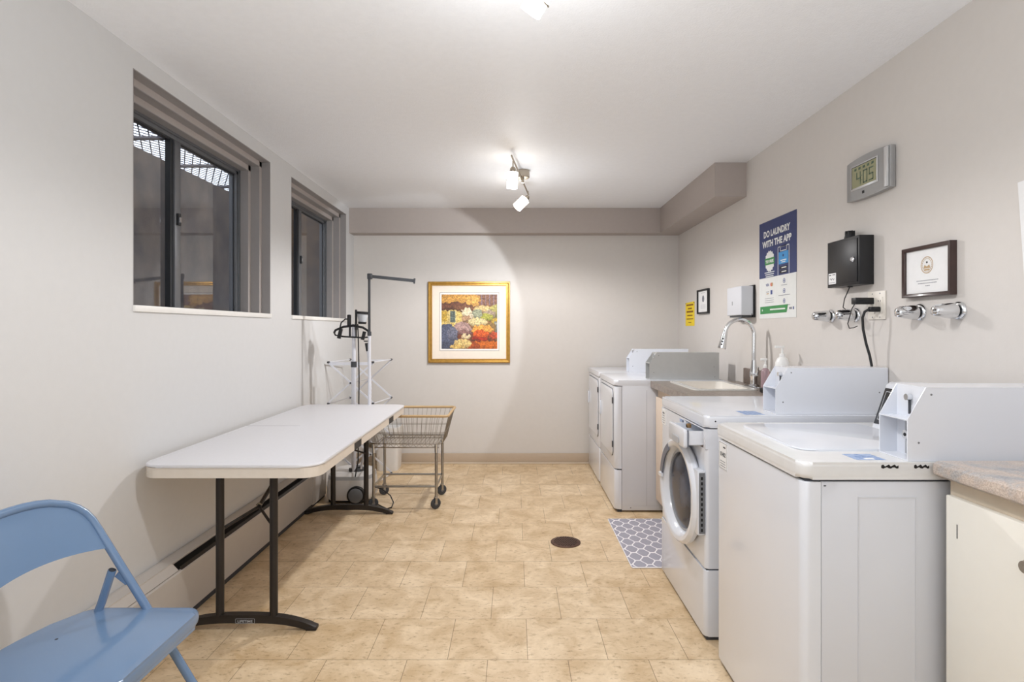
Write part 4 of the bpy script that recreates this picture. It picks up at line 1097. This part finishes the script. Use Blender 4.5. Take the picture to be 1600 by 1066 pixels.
# valve knobs
specs = [(2.770, 'chrome valve knob on the wall, farther of the two under the black lock box'),
         (2.570, 'chrome valve knob on the wall crossed by the thin black wire of the lock box'),
         (2.165, 'chrome valve knob on the wall just right of the outlet, under the brown frame'),
         (1.975, 'chrome valve knob on the wall nearest the camera, rightmost of the four')]
zv = 1.325
for i, (yv, lab) in enumerate(specs):
    if i == 0:
        v0 = thing('valve_knob', lab, 'valve', (X, yv, zv), 'chrome valve knobs on the right wall')
        mb('chrome').lathe((X-.0005,yv,zv), (-1,0,0), [(0,.033),(.003,.033),(.009,.029),(.011,.024)], 28).build('escutcheon', v0)
        mb('black').lathe((X-.008,yv,zv), (-1,0,0), [(0,.022),(.014,.022)], 20).build('sleeve', v0)
        b = mb('chrome').lathe((X-.020,yv,zv), (-1,0,0), [(0,.0275),(.003,.0285),(.02,.0265),(.045,.0225),(.062,.0195),(.069,.0165),(.073,.010)], 28)
        for a in (90, 210, 330):
            ca, sa = math.cos(math.radians(a)), math.sin(math.radians(a))
            b.tube([(X-.036,yv+.0225*ca,zv+.0225*sa),(X-.060,yv+.0185*ca,zv+.0185*sa),(X-.086,yv+.0150*ca,zv+.0150*sa)], [.002,.006,.0055], 8)
        b.build('handle', v0); kids = list(v0.children)
    else:
        v = v0.copy(); COL.objects.link(v); v.location = (X, yv, zv); v['label'] = lab
        for ch in kids:
            c = ch.copy(); COL.objects.link(c); c.parent = v
# outlet
t = thing('wall_outlet', 'ivory wall outlet plate with black plugs in it', 'outlet', (X, 2.41, 1.36))
mb('plate').box(X-.006, X-.0005, 2.362, 2.478, 1.302, 1.422, .002).build('cover_plate', t)
for yy in (2.395, 2.445):
    b = mb('plate').box(X-.0085,X-.006,yy-.017,yy+.017,1.327,1.397,.001); b.m('seam')
    for zz in (1.344,1.380): b.box(X-.0090,X-.0084,yy-.008,yy-.006,zz-.004,zz+.004).box(X-.0090,X-.0084,yy+.006,yy+.008,zz-.004,zz+.004)
    for zz in (1.312,1.412): b.m('ink').cyl((X-.006,yy,zz),(X-.0068,yy,zz),.003,n=8)
    b.build('receptacle', t)
t = thing('power_adapter', 'black power adapter block plugged into the upper outlet', 'adapter', (X, 2.445, 1.382))
mb('black').box(X-.088,X-.0085,2.428,2.462,1.368,1.396,.003).build('block', t)
mb('black').tube([(X-.080,2.448,1.370),(X-.084,2.462,1.35),(X-.080,2.50,1.285),(X-.055,2.53,1.265),(X-.030,2.54,1.268),(X-.010,2.545,1.275)], .0020, 8).build('thin_wire', t)
t = thing('electrical_cord', 'thick black power cord hanging from the outlet behind the washer box', 'cord', (X, 2.40, 1.345))
mb('black').box(X-.050,X-.009,2.384,2.408,1.334,1.356,.004).build('plug', t)
mb('black').tube([(X-.048,2.398,1.346),(X-.064,2.405,1.335),(X-.070,2.41,1.31),(X-.066,2.412,1.26),(X-.056,2.408,1.20),(X-.046,2.400,1.15),(X-.040,2.395,1.104)], .0052, 10).build('cable', t)

def pic(y0, y1, z0, z1, name, label, wmat, fwid, dep, art):
    t = thing(name, label, 'picture frame', (X, (y0+y1)/2, (z0+z1)/2))
    b = mb(wmat); rings = []
    for ins, d_ in ((0,.001),(0,dep),(.003,dep+.002),(fwid-.003,dep-.001),(fwid,dep-.004),(fwid,.003)):
        rings.append([b.bm.verts.new(p) for p in ((X-d_,y0+ins,z0+ins),(X-d_,y1-ins,z0+ins),(X-d_,y1-ins,z1-ins),(X-d_,y0+ins,z1-ins))])
    b.loft(rings, cap=False); b.build('frame', t)
    a = mb('paper').box(X-dep+.010, X-.002, y0+fwid-.001, y1-fwid+.001, z0+fwid-.001, z1-fwid+.001)
    art(a, X-dep+.0098, (y0+y1)/2, (z0+z1)/2); a.build('print', t, smooth=None)
    return t
def art1(b, x, yc, zc):
    ez = zc+.022
    b.m('gold_ink')
    def ringf(r0, r1, n=32):
        for i in range(n):
            a0, a1 = 2*math.pi*i/n, 2*math.pi*(i+1)/n
            b.poly([(x-.0003,yc+r0*math.cos(a0),ez+r0*math.sin(a0)),(x-.0003,yc+r1*math.cos(a0),ez+r1*math.sin(a0)),(x-.0003,yc+r1*math.cos(a1),ez+r1*math.sin(a1)),(x-.0003,yc+r0*math.cos(a1),ez+r0*math.sin(a1))])
    ringf(.0285,.0315); ringf(.0225,.0238)
    for a in range(20):
        q = a*2*math.pi/20; b.poly([(x-.0003,yc+.0245*math.cos(q)-.0012,ez+.0260*math.sin(q)-.0012),(x-.0003,yc+.0245*math.cos(q)+.0012,ez+.0260*math.sin(q)-.0012),(x-.0003,yc+.0245*math.cos(q)+.0012,ez+.0260*math.sin(q)+.0012),(x-.0003,yc+.0245*math.cos(q)-.0012,ez+.0260*math.sin(q)+.0012)])
    b.poly([(x-.0004,yc-.018,ez-.012),(x-.0004,yc+.018,ez-.012),(x-.0004,yc+.012,ez+.001),(x-.0004,yc,ez-.006),(x-.0004,yc-.012,ez+.001)])
    b.poly([(x-.0004,yc-.012,ez-.020),(x-.0004,yc+.012,ez-.020),(x-.0004,yc+.014,ez-.014),(x-.0004,yc-.014,ez-.014)])
    b.m('inkdark').cyl((x,yc,ez+.010),(x-.0006,yc,ez+.010),.004,n=10)
    b.m('ink')
    for k, w in enumerate((.056,.048,.014)):
        n = int(w*2/.008)
        for i in range(n): b.box(x-.0005,x,yc-w+i*.008,yc-w+i*.008+.0058,zc-.036-.010*k,zc-.0335-.010*k)
pic(1.985, 2.232, 1.382, 1.572, 'framed_notice', 'brown framed white notice with round emblem hanging at the right', 'brown', .014, .026, art1)
def art2(b, x, yc, zc):
    b.m('ink'); pts = [(x-.0003, yc+.026*math.cos(i*math.pi/10), zc+.022+.028*math.sin(i*math.pi/10)) for i in range(20)]; b.poly(pts)
    b.m('lightgrey')
    for k in range(3): b.box(x-.0005,x,yc-.06,yc+.06,zc-.030-.012*k,zc-.027-.012*k)
    b.box(x-.0005,x,yc-.05,yc+.05,zc+.068,zc+.071)
pic(4.490, 4.750, 1.388, 1.586, 'small_framed_notice', 'small black framed notice beside the yellow sheet near the back corner', 'black', .014, .020, art2)
b = mb('yellow'); b.prism([(X-.0008,4.87,1.292),(X-.0008,5.12,1.292),(X-.0008,5.12,1.497),(X-.0008,4.87,1.502)], (-.0012,0,0))
b.m('yink')
for k, (w, h) in enumerate(((.095,.014),(.055,.012),(.09,.016),(.075,.010),(.09,.009),(.04,.007))):
    b.box(X-.0026,X-.0020,4.995-w,4.995+w,1.468-.030*k,1.468-.030*k+h)
b.m('inkdark')
for yy in (4.88,5.11): b.cyl((X-.0018,yy,1.491),(X-.0040,yy,1.491),.005,n=10)
tag(b.build('yellow_sign', smooth=None), 'yellow paper notice pinned on the wall in the back right corner', 'sign')
t = thing('paper_towel_dispenser', 'white paper towel dispenser mounted on the wall above the sink', 'towel dispenser', (X, 3.76, 1.44))
b = mb('white2').box(X-.092, X-.012, 3.645, 3.885, 1.352, 1.540, .006, 3); b.build('cover', t)
mb('black').box(X-.012, X-.001, 3.640, 3.890, 1.338, 1.546, .002).build('back_plate', t)
mb('darkgrey').box(X-.080, X-.014, 3.665, 3.865, 1.340, 1.353).build('paper_slot', t)
mb('black').box(X-.0932,X-.0915,3.788,3.792,1.420,1.445).build('sight_slot', t)
mb('inkdark').lathe((X-.022,3.6455,1.358),(0,-1,0),[(0,.004),(.0015,.003)],10).build('side_screw', t)
b = mb('paper').prism([(X-.0008,1.745,1.71),(X-.0008,1.38,1.73),(X-.0008,1.36,1.38),(X-.0008,1.722,1.41)], (-.0012,0,0))
tag(b.build('paper_sheet', smooth=None), 'white paper sheet on the right wall, cut off by the right edge of the photo', 'paper')

# ================================================================== LIGHTS
def point(n, loc, e, col=(1,.95,.88), r=.05):
    l = bpy.data.lights.new(n, 'POINT'); l.energy = e; l.color = col; l.shadow_soft_size = r
    o = bpy.data.objects.new(n, l); o.location = loc; COL.objects.link(o); return o
def spot(n, loc, tgt, e, ang, blend=.3, col=(1,.95,.88), r=.03):
    l = bpy.data.lights.new(n, 'SPOT'); l.energy = e; l.color = col; l.spot_size = math.radians(ang); l.spot_blend = blend; l.shadow_soft_size = r
    o = bpy.data.objects.new(n, l); o.location = loc; o.rotation_euler = (Vector(tgt)-Vector(loc)).to_track_quat('-Z','Y').to_euler(); COL.objects.link(o); return o
def area(n, loc, tgt, e, sx, sy, col=(1,1,1)):
    l = bpy.data.lights.new(n, 'AREA'); l.energy = e; l.color = col; l.shape = 'RECTANGLE'; l.size = sx; l.size_y = sy
    o = bpy.data.objects.new(n, l); o.location = loc; o.rotation_euler = (Vector(tgt)-Vector(loc)).to_track_quat('-Z','Y').to_euler(); COL.objects.link(o); return o
WARM = (1,.975,.965); COOL = (.90,.95,1)
spot('bulb_back', (0.03, 3.95, 2.15), (0.03, 3.951, 0), 84, 165, .35, WARM, .035)
spot('spot_back', (-.02, 3.70, 2.13), (-1.02, 5.2, 1.38), 46, 70, .10, COOL)
spot('bulb_front', (0.05, 1.58, 2.14), (0.05, 1.581, 0), 40, 165, .35, WARM, .035)
point('glow_back', (0.05, 4.0, 1.9), 6, COOL, .08)
point('glow_front', (0.05, 1.62, 1.98), 8, COOL, .08)
area('added_up_fill', (0, -.9, 1.0), (0, -.899, 2.6), 78, 2.4, 1.2, COOL)  # added unseen fill aimed up behind the camera to brighten the ceiling
w = bpy.data.worlds.new('sky'); scene.world = w; w.use_nodes = True
nt = w.node_tree; bg = nt.nodes['Background']; bg.inputs[0].default_value = (.86,.92,1,1); bg.inputs[1].default_value = 3.0

# ================================================================== CAMERA
cam = bpy.data.cameras.new('camera'); co = bpy.data.objects.new('camera', cam); COL.objects.link(co)
co.location = (0, 0, H); co.rotation_euler = (math.radians(90), 0, 0)
cam.sensor_width = 36; cam.lens = 890/1600*36; cam.shift_x = -3/1600; cam.shift_y = -18/1600; cam.clip_start = .02
scene.camera = co
scene.view_settings.view_transform = 'Standard'; scene.view_settings.look = 'None'; scene.view_settings.exposure = -.2
scene.cycles.use_denoising = True
scene.cycles.max_bounces = 8; scene.cycles.diffuse_bounces = 5; scene.cycles.glossy_bounces = 4; scene.cycles.caustics_reflective = False; scene.cycles.caustics_refractive = False
scene.cycles.sample_clamp_indirect = 6
